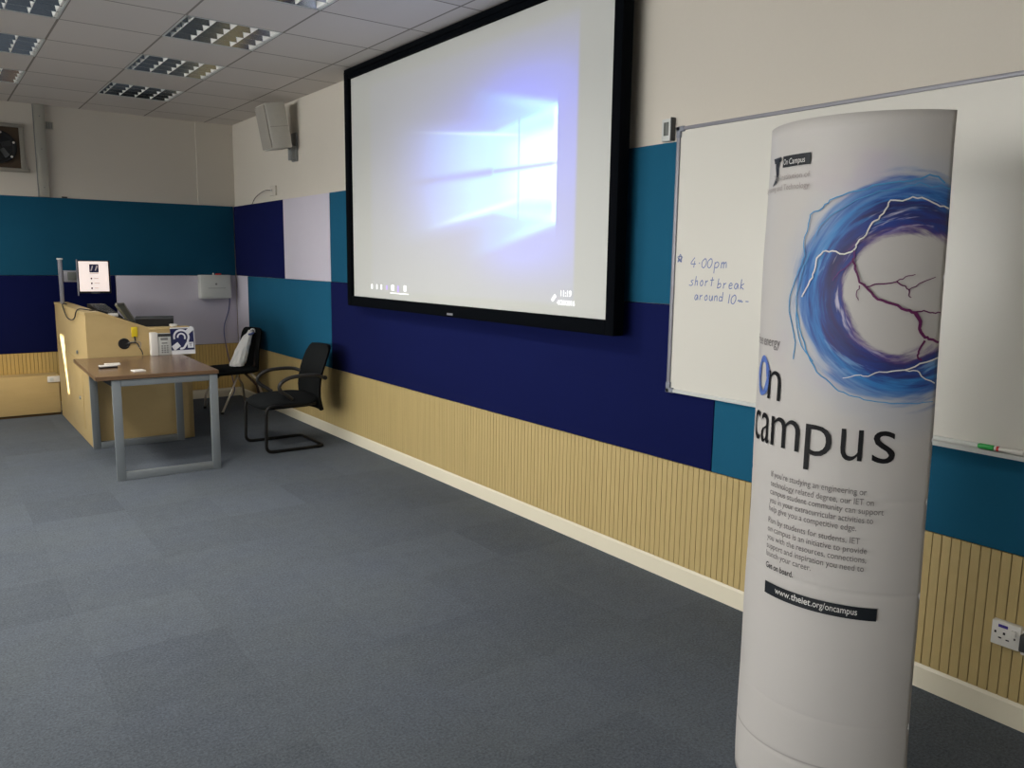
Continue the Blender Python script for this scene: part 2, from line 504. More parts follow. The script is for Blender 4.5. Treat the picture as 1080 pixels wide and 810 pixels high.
# ceiling: tiles with openings for the recessed lights
GX, PX, GY, PY = .8433, .6098, 5.9626, .6
LIGHT_CELLS = [(1, -1), (1, 1), (1, 3), (1, -3), (-1, -1), (-1, 1), (-1, 3)]
cm = MB()
def holes(ix, iy): return (ix, iy) in LIGHT_CELLS
ix0 = math.floor((XL-GX)/PX); ix1 = math.ceil((XR-GX)/PX); iy0 = math.floor((YF-GY)/PY); iy1 = math.ceil((YB-GY)/PY)
for ix in range(ix0, ix1):
    for iy in range(iy0, iy1):
        if holes(ix, iy): continue
        x0 = max(GX+ix*PX, XL-.05); x1 = min(GX+(ix+1)*PX, XR+.05); y0 = max(GY+iy*PY, YF-.05); y1 = min(GY+(iy+1)*PY, YB+.05)
        if x1 <= x0 or y1 <= y0: continue
        cm.quad((x0, y0, HC), (x0, y1, HC), (x1, y1, HC), (x1, y0, HC))
bmesh.ops.remove_doubles(cm.bm, verts=cm.bm.verts, dist=1e-4)
cm.box(XL-.1, XR+.1, YF-.1, YB+.1, HC+.19, HC+.22)
struct(cm.build('ceiling', 'ceil', smooth=False))

# skirting
def skirt(b, axis, lo, hi, face, sgn):
    pr = [(face, 0), (face, .082), (face+sgn*.006, .095), (face+sgn*.022, .095), (face+sgn*.022, 0)]
    if axis == 1: b.prism(pr, 1, lo, hi)
    else: b.prism(pr, 0, lo, hi)
    return b
struct(skirt(MB(), 1, YF, YB, 2.953, 1).build('baseboard_right', 'skirt', smooth=False))
struct(skirt(MB(), 0, 1.95, 2.953, 9.333, 1).build('baseboard_back', 'skirt', smooth=False))

# slatted wainscot: vertical beech boards over a dark backing
w = MB(); y = 1.097 - .0337*24
while y < YB-.02:
    w.box(2.957, 2.972, y+.0017, min(y+.0337-.0017, YB-.001), .095, .612); y += .0337
struct(w.build('trim_1', 'slat', smooth=False))
struct(MB().box(2.966, 2.976, .2, YB, .09, .614).build('trim_2', 'slatback', smooth=False))
w = MB(); x = -.62 - .0337*144
while x < 2.95:
    w.box(x+.0018, min(x+.0337-.0018, 2.955), 9.338, 9.353, .10, .612); x += .0337
struct(w.build('trim_3', 'slat_b', smooth=False))
struct(MB().box(XL, 2.957, 9.347, 9.3545, .10, .614).build('trim_4', 'slatback', smooth=False))
# plain boxing along the foot of the back wall, left of the lecture desk
bx = MB().box(XL, 1.077, 9.10, 9.337, .025, .405, .004)
struct(bx.build('trim_5', 'board'))
struct(MB().box(XL, 1.075, 9.115, 9.335, 0, .03).build('trim_6', 'slatback', smooth=False))

# ------------------------------------------------------------------ acoustic panels
PZ = (.614, 1.387, 2.158)
GRP = 'fabric acoustic panels along the walls'
def panel_r(y0, y1, row, m, label):
    b = MB().box(2.953, 2.975, y0+.002, y1-.002, PZ[row]+.001, PZ[row+1]-.001, .005, 2)
    tag(b.build('acoustic_panel', m, origin=(2.975, (y0+y1)/2, PZ[row])), label, 'wall panel', GRP)
def panel_b(x0, x1, row, m, label):
    b = MB().box(x0+.002, x1-.002, 9.333, 9.3535, PZ[row]+.001, PZ[row+1]-.001, .005, 2)
    tag(b.build('acoustic_panel', m, origin=((x0+x1)/2, 9.355, PZ[row])), label, 'wall panel', GRP)
panel_r(7.815, 9.331, 1, 'navy', 'dark navy fabric panel in the upper row, in the corner under the speaker')
panel_r(6.709, 7.815, 1, 'lilac', 'pale lilac-grey fabric panel in the upper row beside the screen')
panel_r(4.55, 6.709, 1, 'teal', 'teal fabric panel showing as a strip at the left edge of the screen')
panel_r(.30, 4.55, 1, 'teal', 'teal fabric panel showing between the screen and the whiteboard')
panel_r(8.942, 9.331, 0, 'lilac', 'narrow lilac-grey fabric panel of the screen wall, in the corner by the white wall box')
panel_r(6.717, 8.942, 0, 'teal', 'teal fabric panel behind the two black chairs')
panel_r(2.406, 6.717, 0, 'navy', 'long navy fabric panel under the projector screen')
panel_r(.30, 2.406, 0, 'teal', 'teal fabric panel under the whiteboard, partly behind the poster tube')
panel_b(XL+.01, 2.951, 1, 'teal', 'wide teal fabric panel along the upper back wall')
panel_b(XL+.01, 1.692, 0, 'navy', 'dark navy fabric panel on the back wall behind the monitor')
panel_b(1.692, 2.951, 0, 'lilac', 'lilac-grey fabric panel on the back wall holding the white wall box')

# ------------------------------------------------------------------ recessed ceiling lights
def ceiling_light(ix, iy, label):
    x0, x1 = GX+ix*PX, GX+(ix+1)*PX; y0, y1 = GY+iy*PY, GY+(iy+1)*PY
    t = thing('ceiling_light', label, 'ceiling light', ((x0+x1)/2, (y0+y1)/2, HC), 0, 'recessed louvre ceiling lights')
    o = at(t)
    f = MB()
    for a, b, c, d in ((x0, x1, y0, y0+.014), (x0, x1, y1-.014, y1), (x0, x0+.014, y0, y1), (x1-.014, x1, y0, y1)):
        f.box(a, b, c, d, HC-.001, HC+.012)
    f.box(x0, x1, y0, y1, HC+.115, HC+.12)
    for a, b, c, d in ((x0, x1, y0, y0+.004), (x0, x1, y1-.004, y1), (x0, x0+.004, y0, y1), (x1-.004, x1, y0, y1)):
        f.box(a, b, c, d, HC+.01, HC+.118)
    f.build('frame', 'offwhite', t, o, False)
    a0, a1 = y0+.016, y1-.016; n = 4; wd = (a1-a0)/n
    r = MB()
    for k in range(n+1):
        yc = a0+k*wd; lo = .002; hi = .050
        l = yc-(hi if k > 0 else 0); rr_ = yc+(hi if k < n else 0)
        ll = yc-(lo if k > 0 else 0); rl = yc+(lo if k < n else 0)
        ml = yc-(.020 if k > 0 else 0); mr = yc+(.020 if k < n else 0)
        r.prism([(ll, HC+.001), (rl, HC+.001), (mr+(.001), HC+.028), (rr_+.001, HC+.075), (l, HC+.075), (ml, HC+.028)], 0, x0+.016, x1-.016)
    r.build('reflector', 'mirror', t, o)
    for k in range(5):
        xc = x0 + .058 + k*(x1-x0-.085)/4
        b = MB()
        for j in range(n):
            ya, yb = a0+j*wd+.002, a0+(j+1)*wd-.002; ym = (ya+yb)/2
            prof = [(ya, HC+.002), (yb, HC+.002), (yb-.014, HC+.024), (yb-.030, HC+.055), (ya+.030, HC+.055), (ya+.014, HC+.024)]
            b.prism(prof, 0, xc-.005, xc+.005)
        for v_ in b.bm.verts:      # fins are thin at the bottom edge and widen upward
            v_.co.x = xc + (1 if v_.co.x > xc else -1)*(.002 + (v_.co.z-HC)*.30)
        b.build('blade', 'blade', t, o, False)
    e = MB()
    for j in range(n):
        ya, yb = a0+j*wd+.002, a0+(j+1)*wd-.002
        e.prism([(ya, HC+.002), (yb, HC+.002), (yb-.014, HC+.024), (yb-.030, HC+.055), (ya+.030, HC+.055), (ya+.014, HC+.024)], 0, x1-.022, x1-.016)
    e.build('end_blade', 'blade', t, o, False)
    for j in range(n):
        yc = a0+(j+.5)*wd
        MB().tube([(x0+.03, yc, HC+.090), (x1-.03, yc, HC+.090)], .013, 10).build('lamp_tube', 'tube', t, o)
ceiling_light(1, -3, 'unlit louvre ceiling light cut by the top of the photo, nearest the screen top')
ceiling_light(1, -1, 'unlit square louvre ceiling light with blue reflection, largest one fully in view')
ceiling_light(1, 1, 'unlit louvre ceiling light, middle one of the row leading to the back wall')
ceiling_light(1, 3, 'unlit dark louvre ceiling light closest to the wall speaker and back wall')
ceiling_light(-1, -1, 'unlit louvre ceiling light in the top left corner of the photo')
ceiling_light(-1, 1, 'unlit louvre ceiling light at the left photo edge, second from the top')
ceiling_light(-1, 3, 'ceiling light with brownish reflection at the left photo edge, above the extractor fan')

# ------------------------------------------------------------------ projector screen
t = thing('projector_screen', 'large black-framed projector screen showing a glowing blue desktop picture', 'projector screen', (2.975, 4.53, 1.2))
o = at(t)
SY0, SY1, SZ0, SZ1, SXF = 3.03, 6.03, 1.293, 2.975, 2.855
fr = MB()
FW = .072
fr.box(SXF-.028, 2.90, SY0-.062, SY0, SZ0-.078, 3.034, .004)
fr.box(SXF-.028, 2.90, SY1, SY1+FW, SZ0-.078, 3.034, .004)
fr.box(SXF-.028, 2.90, SY0, SY1, SZ0-.078, SZ0, .004)
fr.box(SXF-.028, 2.90, SY0, SY1, SZ1, 3.034, .004)
fr.build('frame', 'velvet', t, o)
MB().box(2.810, 2.90, SY0-.064, SY1+.03, 3.004, 3.040, .004).build('top_shade_strip', 'velvet', t, o)  # added black strip, standing in for the soft shade above the frame
MB().grid(lambda y, z: (SXF, y, z), [SY1, SY0], [SZ0, SZ1], uv=lambda y, z: (y-3.48, z-2.113)).build('screen_surface', 'screen', t, o, False)
MB().box(SXF+.004, 2.90, SY0-.01, SY1+.01, SZ0-.01, SZ1+.01).build('backing', 'black', t, o, False)
for yy in (3.5, 4.53, 5.6):
    for za, zb in ((2.3, 2.42), (2.80, 2.92)):
        MB().box(2.90, 2.975, yy-.03, yy+.03, za, zb).build('bracket', 'black', t, o, False)
sf = lambda y, z: (SXF-.0295, y, z)
bd = MB().box(SXF-.031, SXF-.027, 4.49, 4.56, 1.228, 1.242, .001)
bd.build('badge', 'alu', t, o)
# projected taskbar icons and clock
su = lambda u, z: (SXF-.0015, 5.75-u, z)
for u, wd, za, zb, m_ in ((.03, .022, 1.362, 1.398, 'glow'), (.115, .018, 1.362, 1.398, 'glow'), (.185, .024, 1.362, 1.398, 'glow'), (.275, .023, 1.362, 1.396, 'glow2'),
                      (.36, .040, 1.360, 1.400, 'glow'), (.45, .025, 1.350, 1.398, 'glow2'), (.55, .014, 1.360, 1.402, 'glow'), (.572, .012, 1.360, 1.402, 'glow')):
    MB().poly2([(u, za), (u+wd, za), (u+wd, zb), (u, zb)], su).build('taskbar_icon', m_, t, o, False)
MB().poly2([(.34, 1.338), (.62, 1.338), (.62, 1.344), (.34, 1.344)], su).build('taskbar_underline', 'glow', t, o, False)
MB().ribbon([(2.255, 1.372), (2.285, 1.402)], .018, su).build('tray_icon', 'glow', t, o, False)
MB().text('11:19', 2.375, 1.400, su, size=.045, align='c', bold=True).build('clock_lettering', 'glow', t, o, False)
MB().text('4/28/2016', 2.375, 1.352, su, size=.037, align='c', bold=True).build('date_lettering', 'glow', t, o, False)

# ------------------------------------------------------------------ whiteboard
t = thing('whiteboard', 'wide white whiteboard with blue handwriting and a grey metal frame', 'whiteboard', (2.953, 1.5, .95))
o = at(t)
BY0, BY1, BZ0, BZ1 = .30, 2.690, .962, 2.217
MB().box(2.940, 2.953, BY0+.01, BY1-.01, BZ0+.01, BZ1-.01).build('writing_surface', 'wbsurf', t, o, False)
f = MB()
f.box(2.931, 2.953, BY0, BY1, BZ1-.016, BZ1, .004)
f.box(2.931, 2.953, BY1-.020, BY1, BZ0, BZ1, .004); f.box(2.931, 2.953, BY0, BY0+.02, BZ0, BZ1, .004)
f.build('frame', 'alu', t, o)
MB().box(2.931, 2.953, BY0, BY1, BZ0, BZ0+.018, .004).build('bottom_rail', 'offwhite', t, o)
for zz, sg in ((BZ1, -1), (BZ0, 1)):
    c = MB().box(2.928, 2.9525, BY1-.045, BY1+.003, min(zz-sg*.003, zz+sg*.022), max(zz-sg*.003, zz+sg*.022), .005)
    c.box(2.928, 2.9525, BY1-.024, BY1+.003, min(zz-sg*.003, zz+sg*.05), max(zz-sg*.003, zz+sg*.05), .005)
    c.build('corner_cap', 'corner', t, o)
tr = MB().prism([(2.948, .975), (2.940, .968), (2.895, .962), (2.889, .970), (2.886, .969), (2.888, .954), (2.948, .950)], 1, .42, 1.55)
tr.build('pen_tray', 'offwhite', t, o, False)
# handwriting
STROKES = {
 '4': [[(.5, 1), (.05, .38), (.75, .36)], [(.55, .65), (.5, 0)]],
 '.': [[(.15, .42), (.3, .44)]],
 '0': [[(.45, .9), (.12, .6), (.15, .12), (.45, 0), (.68, .4), (.62, .8), (.4, .92)]],
 '1': [[(.3, .95), (.25, 0)]],
 'p': [[(.1, .6), (.1, -.5)], [(.1, .45), (.4, .62), (.62, .4), (.45, .08), (.1, .1)]],
 'm': [[(.08, 0), (.1, .6)], [(.1, .4), (.35, .6), (.4, 0)], [(.4, .4), (.65, .6), (.75, .05)]],
 's': [[(.55, .6), (.2, .5), (.5, .2), (.3, 0), (-.05, .05)]],
 'h': [[(.15, 1.05), (.1, 0)], [(.1, .4), (.4, .55), (.45, 0)]],
 'o': [[(.35, .6), (.1, .35), (.25, 0), (.5, .2), (.4, .58), (.25, .6)]],
 'r': [[(.12, .6), (.12, 0)], [(.12, .4), (.45, .6)]],
 't': [[(.3, 1.0), (.25, 0)], [(.02, .65), (.55, .7)]],
 'b': [[(.12, 1.05), (.08, 0)], [(.08, .35), (.4, .55), (.5, .2), (.1, 0)]],
 'e': [[(.1, .32), (.5, .38), (.35, .62), (.1, .4), (.2, .02), (.55, .1)]],
 'a': [[(.5, .5), (.2, .58), (.05, .2), (.3, .0), (.5, .5), (.55, .0)]],
 'k': [[(.12, 1.05), (.1, 0)], [(.5, .6), (.12, .3), (.55, 0)]],
 'u': [[(.08, .6), (.1, .1), (.4, .05), (.5, .6), (.55, .0)]],
 'n': [[(.1, .6), (.1, 0)], [(.1, .4), (.4, .6), (.5, 0)]],
 'd': [[(.45, .45), (.1, .5), (.1, .05), (.45, .1)], [(.5, 1.05), (.5, 0)]],
 '-': [[(.05, .3), (.6, .3)]],
 '~': [[(.0, .3), (.2, .45), (.35, .2), (.5, .45), (.65, .2), (.8, .35)]],
 '*': [[(.1, .0), (.4, .95), (.7, .0), (.0, .6), (.8, .6), (.1, .0)], [(.75, .0), (.15, .5)]],
}
wmap = lambda u, z: (2.9392, 2.69-u, z)
hw = MB()
def hand(string, u, z, h, adv):
    for ch in string:
        if ch == ' ': u += h*.75*adv; continue
        for st in STROKES[ch]:
            pts = smooth_path([Vector((u+x*h*.95+y*h*.10, z+y*h, 0)) for x, y in st], 4)
            hw.ribbon([p[:2] for p in pts], .0042, wmap)
        u += h*(.95 if ch in 'm4' else (.45 if ch in '.1' else .72))*adv
for row in ([('*', .030, 1.592, .040, 1)], [('4.00', .112, 1.568, .046, 1.0), ('pm', .252, 1.566, .046, 1.15)],
            [('short', .112, 1.484, .042, 1.0), ('break', .276, 1.476, .042, 1.05)],
            [('around', .146, 1.418, .040, 1.0), ('10', .335, 1.410, .044, 1.0), ('~', .395, 1.412, .036, 1), ('-', .436, 1.414, .032, 1)]):
    for args in row:
        hw = MB(); hand(*args)
        hw.build('handwritten_star' if args[0] == '*' else 'handwriting', 'penblue', t, o, False)

# marker on the tray
t = thing('whiteboard_marker', 'white whiteboard marker with green cap lying on the pen tray', 'marker', (2.915, 1.146, .970)); o = at(t)
ax = (2.914, 0, .9765)
MB().tube([(2.914, 1.171, .9765), (2.914, 1.081, .9765)], .0085, 14).build('body', 'white', t, o)
MB().tube([(2.914, 1.224, .9765), (2.914, 1.218, .9765), (2.914, 1.174, .9765)], [.007, .0095, .0095], 14).build('cap', 'green', t, o)
MB().tube([(2.914, 1.164, .9765), (2.914, 1.156, .9765)], .0089, 14).build('band', 'red', t, o)

# control on the wall beside the whiteboard
t = thing('wall_switch', 'small grey wall control with dark display above the teal panel, left of the whiteboard', 'switch', (2.975, 2.775, 2.16)); o = at(t)
MB().box(2.950, 2.975, 2.745, 2.805, 2.165, 2.268, .003).build('housing', 'offwhite', t, o)
MB().box(2.947, 2.952, 2.760, 2.790, 2.190, 2.252, .001).build('display', 'lcd', t, o)
MB().box(2.944, 2.975, 2.738, 2.745, 2.165, 2.272, .002).build('side_rail', 'dkgrey', t, o)

# ------------------------------------------------------------------ sockets
def socket(y0, y1, z0, z1, label, withlabel):
    t = thing('power_socket', label, 'socket', (2.957, (y0+y1)/2, z0)); o = at(t)
    MB().box(2.932, 2.957, y0, y1, z0, z1, .004).build('face_plate', 'white', t, o)
    w = y1-y0; xf = 2.9315
    if withlabel:
        MB().box(xf-.001, 2.934, y1-.052, y1-.022, z1-.020, z1-.010).build('label_strip', 'violet', t, o, False)
        MB().box(xf-.006, 2.934, y1-.080, y1-.064, z1-.038, z1-.018, .002).build('rocker', 'white', t, o)
        h = MB()
        for dy, dz, a, b in ((.014, .040, .003, .004), (.042, .040, .0035, .004), (.030, .058, .005, .002), (.054, .060, .005, .002), (.076, .048, .0025, .003)):
            h.box(xf-.0008, 2.934, y1-dy-a, y1-dy+a, z1-dz-b, z1-dz+b)
        h.build('pin_hole', 'ink', t, o, False)
    return t
socket(1.036, 1.128, .287, .374, 'white wall socket with violet label on the slatted wall near the poster tube', True)
t = socket(.94, 1.032, .281, .368, 'white socket with grey plug at the right edge of the photo', False)
MB().box(2.895, 2.934, .955, 1.026, .305, .365, .006).build('plug', 'dkgrey', t, at(t))
t = thing('power_socket', 'white socket on the plain wood boxing left of the lecture desk', 'socket', (1.03, 9.10, .36)); o = at(t)
MB().box(.975, 1.085, 9.088, 9.101, .335, .395, .003).build('face_plate', 'white', t, o)
MB().box(1.0, 1.03, 9.085, 9.09, .35, .38, .002).build('rocker', 'offwhite', t, o)
# ------------------------------------------------------------------ back wall fittings
t = thing('wall_box', 'white metal wall box with red fittings on top, on the lilac back panel', 'box', (2.69, 9.333, 1.135)); o = at(t)
MB().box(2.525, 2.855, 9.21, 9.333, 1.135, 1.395, .006).build('casing', 'offwhite', t, o)
MB().box(2.540, 2.842, 9.204, 9.212, 1.150, 1.345, .003).build('door', 'offwhite', t, o)
MB().box(2.60, 2.79, 9.2025, 9.206, 1.248, 1.252).build('seam', 'grey', t, o, False)
MB().lathe([(.012, 0), (.012, .004), (.006, .005)], (2.69, 9.2025, 1.295), 1, 16).build('keyhole', 'grey', t, o)
MB().box(2.70, 2.76, 9.24, 9.27, 1.395, 1.412, .003).build('red_fitting', 'red', t, o)
MB().tube([(2.675, 9.25, 1.395), (2.675, 9.25, 1.418)], .006, 10).build('gland', 'white', t, o)
tag(MB().tube([(2.862, 9.32, 1.40), (2.866, 9.318, 1.14), (2.85, 9.315, 1.0), (2.795, 9.31, .84), (2.785, 9.31, .74), (2.80, 9.31, .60), (2.83, 9.305, .42), (2.85, 9.28, .22), (2.865, 9.26, .10), (2.83, 9.22, .03), (2.78, 9.16, .008)], .0048, 8, subdiv=5).build('cable', 'bluewire', origin=(2.85, 9.3, 0)),
    'thin blue cable hanging from the white wall box to the floor', 'cable')
# trunking on the back wall
t = thing('cable_trunking', 'vertical grey cable trunking on the back wall right of the extractor fan', 'trunking', (1.09, 9.355, 2.16)); o = at(t)
MB().box(1.052, 1.142, 9.318, 9.355, 2.16, 3.044, .004).build('channel', 'trunk', t, o)
MB().box(1.042, 1.050, 9.338, 9.355, 2.16, 3.044).build('edge_strip', 'grey', t, o, False)
for zz in (2.25, 2.62, 2.93): MB().lathe([(.006, 0), (.006, .003)], (1.097, 9.315, zz), 1, 10).build('screw', 'grey', t, o)
t = thing('vent_grille', 'small slotted grey grille high on the back wall beside the trunking', 'vent', (1.17, 9.355, 2.80)); o = at(t)
MB().box(1.145, 1.215, 9.345, 9.355, 2.82, 2.89, .002).build('plate', 'trunk', t, o)
for k in range(3): MB().box(1.155+k*.020, 1.163+k*.020, 9.342, 9.348, 2.828, 2.882).build('slot', 'grey', t, o, False)
# extractor fan in its board
t = thing('extractor_fan', 'black round extractor fan in a grey frame, high on the back wall', 'fan', (.735, 9.355, 2.40)); o = at(t)
f = MB()
for a, b, c, d in ((.50, .955, 2.805, 2.838), (.50, .985, 2.385, 2.420), (.915, .955, 2.41, 2.82), (.50, .535, 2.41, 2.82)):
    f.box(a, b, 9.325, 9.355, c, d, .004)
f.build('frame', 'fanframe', t, o)
MB().box(.53, .92, 9.345, 9.356, 2.415, 2.81).build('board', 'fanwood', t, o, False)
MB().lathe([(.155, 0), (.155, -.02), (.145, -.026), (.128, -.022), (.12, -.008), (.03, -.012), (.03, -.02), (.0, -.022)], (.735, 9.345, 2.612), 1, 36).build('housing', 'black', t, o)
for k in range(5):
    a = k*2*PI/5
    mt = Matrix.Translation((.735, 9.330, 2.612)) @ Matrix.Rotation(a, 4, 'Y') @ Matrix.Rotation(.5, 4, 'Z')
    MB().box(-.035, .035, -.002, .002, .03, .115, .001, 1, mt).build('fan_blade', 'dkgrey', t, o)
for k in range(6):
    a = k*PI/3+.35
    MB().lathe([(.011, 0), (.011, -.008), (.006, -.012)], (.735+.137*math.cos(a), 9.322, 2.612+.137*math.sin(a)), 1, 12).build('bolt', 'white', t, o)
tag(MB().box(1.245, 1.295, 9.33, 9.350, 2.159, 2.172, .003).build('clip', 'black', origin=(1.27, 9.345, 2.159)), 'small black clip on the top edge of the teal back panel', 'clip')

# outlet plate and wire above the navy corner panel
t = thing('cable_outlet', 'white cable outlet plate on the wall above the navy corner panel', 'socket', (2.975, 8.10, 2.21)); o = at(t)
MB().box(2.955, 2.975, 8.02, 8.17, 2.212, 2.305, .004).build('face_plate', 'wall', t, o)
MB().lathe([(.012, 0), (.012, -.006)], (2.955, 8.12, 2.262), 0, 12).build('port', 'offwhite', t, o)
tag(MB().tube([(2.948, 8.12, 2.262), (2.93, 8.22, 2.268), (2.938, 8.40, 2.25), (2.947, 8.58, 2.215), (2.960, 8.72, 2.160)], .003, 8, subdiv=5).build('wire', 'wire', origin=(2.95, 8.4, 2.16)),
    'thin dark wire looping from the outlet plate to the panel top', 'wire')

# wall speaker
t = thing('wall_speaker', 'white box speaker tilted downward on the wall under the ceiling, above the navy corner panel', 'speaker', (2.975, 7.55, 2.52)); o = at(t)
mt = Matrix.Translation((2.755, 7.50, 2.985)) @ Matrix.Rotation(math.radians(-10), 4, 'Y')
MB().box(-.110, .075, -.125, .125, -.40, 0, .010, 2, mt).build('cabinet', 'spk', t, o)
MB().box(-.124, -.112, -.117, .117, -.390, -.012, .006, 2, mt).build('grille', 'spkgrille', t, o)
MB().box(-.10, .07, -.128, -.120, -.21, -.206, 0, 1, mt).build('seam', 'spkgrille', t, o, False)
b = MB().box(2.915, 2.975, 7.455, 7.545, 2.50, 2.63, .004); b.box(2.955, 2.975, 7.44, 7.56, 2.49, 2.75, .003)
b.tube([(2.94, 7.50, 2.60), (2.84, 7.50, 2.66)], .02, 10)
b.build('bracket', 'grey', t, o)

# ------------------------------------------------------------------ lecture desk
t = thing('lecture_desk', 'pale wood lecture desk with sloped front and tall left side panel', 'desk', (1.5, 8.2, 0)); o = at(t)
CX0, CX1, CY0, CY1 = 1.083, 1.900, 7.340, 9.085
MB().box(CX0, CX0+.025, CY0, CY1, 0, 1.125, .002).build('side_panel', 'console', t, o)
MB().box(CX0-.004, CX0+.001, 7.66, 8.58, .10, .70, .001).build('door', 'console', t, o)
for yy, zz in ((7.80, .76), (7.80, .36)):
    MB().lathe([(.016, 0), (.016, -.010), (.009, -.012)], (CX0-.003, yy, zz), 0, 14).build('lock', 'steel', t, o)
prof = [(CX0+.002, .0), (1.862, .0), (1.862, .985), (1.565, .985), (1.075, 1.128), (CX0+.002, 1.125)]
MB().prism([(CX0, 0), (1.860, 0), (1.860, .985), (1.565, .985), (1.195, 1.120), (CX0, 1.120)], 1, CY0-.022, CY0).build('front_panel', 'console', t, o, False)
MB().box(1.862, CX1, CY0-.010, CY0+.55, 0, .97, .003).build('end_post', 'console', t, o)
MB().prism([(CX0-.004, 1.108), (1.195, 1.108), (1.250, 1.088), (1.250, 1.112), (1.195, 1.131), (CX0-.004, 1.131)], 1, CY0-.026, CY1+.003).build('side_ledge', 'console', t, o, False)
MB().prism([(1.250, 1.088), (1.565, .962), (1.565, .989), (1.250, 1.112)], 1, CY0-.026, CY0+.035).build('front_ledge', 'console', t, o, False)
MB().box(CX0+.03, CX1-.01, CY0+.02, 8.55, .915, .9385).build('worktop', 'console', t, o, False)
MB().box(1.563, CX1+.002, CY0-.026, CY0+.095, .968, .987, .002).build('end_shelf', 'console', t, o)
MB().box(CX0+.03, CX1-.02, 8.50, 8.53, 0, .93).build('back_panel', 'console', t, o, False)
g = MB().lathe([(.046, 0), (.046, -.006), (.038, -.008), (.034, -.003), (.0, -.003)], (1.362, CY0-.021, .862), 1, 24)
g.build('cable_grommet', 'black', t, o)

t = thing('luggage_tag', 'yellow tag with a black cord hanging on the lecture desk front', 'tag', (1.445, 7.315, .90)); o = at(t)
MB().box(1.422, 1.470, 7.308, 7.316, .915, 1.000, .003).build('card', 'yellow', t, o)
MB().tube([(1.445, 7.308, .92), (1.447, 7.303, .885), (1.440, 7.300, .865)], .006, 8).build('plug', 'black', t, o)
tag(MB().tube([(1.375, 7.312, .862), (1.42, 7.300, .868), (1.46, 7.297, .862), (1.475, 7.296, .83), (1.495, 7.300, .79), (1.500, 7.305, .762)], .004, 8, subdiv=5).build('cord', 'wire', origin=(1.44, 7.3, .76)),
    'dark cord running from the round grommet down the lecture desk front', 'cord')
tag(MB().tube([(1.39, 7.308, .868), (1.44, 7.296, .880), (1.485, 7.294, .868), (1.480, 7.294, .825), (1.462, 7.298, .845), (1.450, 7.300, .868)], .003, 8, subdiv=5).build('cord', 'greywire', origin=(1.44, 7.3, .82)),
    'thin grey looped cord beside the yellow tag on the lecture desk', 'cord')
tag(MB().tube([(1.31, 7.66, 1.100), (1.23, 7.56, 1.128), (1.15, 7.52, 1.138), (1.083, 7.56, 1.146), (1.066, 7.64, 1.12), (1.066, 7.75, 1.06), (1.066, 7.95, 1.03), (1.067, 8.2, 1.04), (1.067, 8.38, 1.11), (1.072, 8.44, 1.146), (1.11, 8.47, 1.140)], .005, 8, subdiv=5).build('cable', 'wire', origin=(1.1, 7.8, 1.1)),
    'dark cable draped over the left corner of the lecture desk', 'cable')

# monitor on a pole
t = thing('computer_monitor', 'square monitor with bright white picture on a silver pole at the lecture desk', 'monitor', (1.13, 8.8, 1.13)); o = at(t)
pl_ = MB().box(1.101, 1.135, 8.78, 8.82, 1.130, 1.555, .003); pl_.box(1.108, 1.128, 8.772, 8.780, 1.14, 1.55, .001)
pl_.build('pole', 'alu', t, o)
MB().box(1.094, 1.142, 8.774, 8.826, 1.546, 1.562, .003).build('pole_cap', 'white', t, o)
MB().box(1.138, 1.262, 8.775, 8.83, 1.335, 1.445, .006).build('arm', 'alu', t, o)
MB().box(1.172, 1.245, 8.768, 8.777, 1.352, 1.430, .002).build('arm_recess', 'lcd', t, o)
MB().box(1.245, 1.29, 8.79, 8.82, 1.36, 1.42, .004).build('arm_joint', 'alu', t, o)
mt = Matrix.Translation((1.402, 8.76, 1.388)) @ Matrix.Rotation(math.radians(-9), 4, 'Z')
MB().box(-.140, .140, -.005, .045, -.162, .155, .006, 2, mt).build('bezel', 'black', t, o)
MB().box(-.132, .124, -.007, .0, -.143, .146, 0, 1, mt).build('display', 'mon', t, o, False)
MB().box(-.152, -.140, -.012, .02, -.185, .165, .002, 1, mt).build('side_rail', 'alu', t, o)
mp = lambda u, z: tuple(mt @ Vector((u, -.0078, z)))
MB().poly2([(-.040, .040), (.040, .040), (.040, .118), (-.040, .118)], mp).build('logo_tile', 'monblue', t, o, False)
lg = MB(); mp2 = lambda u, z: tuple(mt @ Vector((u, -.0084, z)))
lg.poly2([(-.032, .055), (-.022, .055), (-.006, .100), (-.016, .106)], mp2).poly2([(.006, .060), (.014, .055), (.034, .100), (.022, .108)], mp2)
lg.ribbon([(-.04, .032), (.04, .032)], .006, mp2)
for k in range(3):
    lg.ribbon([(-.005, -.018-k*.047), (.035+.01*(k % 2), -.018-k*.047)], .006, mp2)
lg.build('logo_stroke', 'mongrey', t, o, False)
dt = MB()
for k in range(3): dt.poly2([(-.034, -.026-k*.047), (-.020, -.026-k*.047), (-.020, -.010-k*.047), (-.034, -.010-k*.047)], mp2)
dt.build('menu_icon', 'monblue', t, o, False)
MB().box(-.035, .04, -.012, 0, -.166, -.146, .002, 1, mt).build('button_strip', 'dkgrey', t, o)

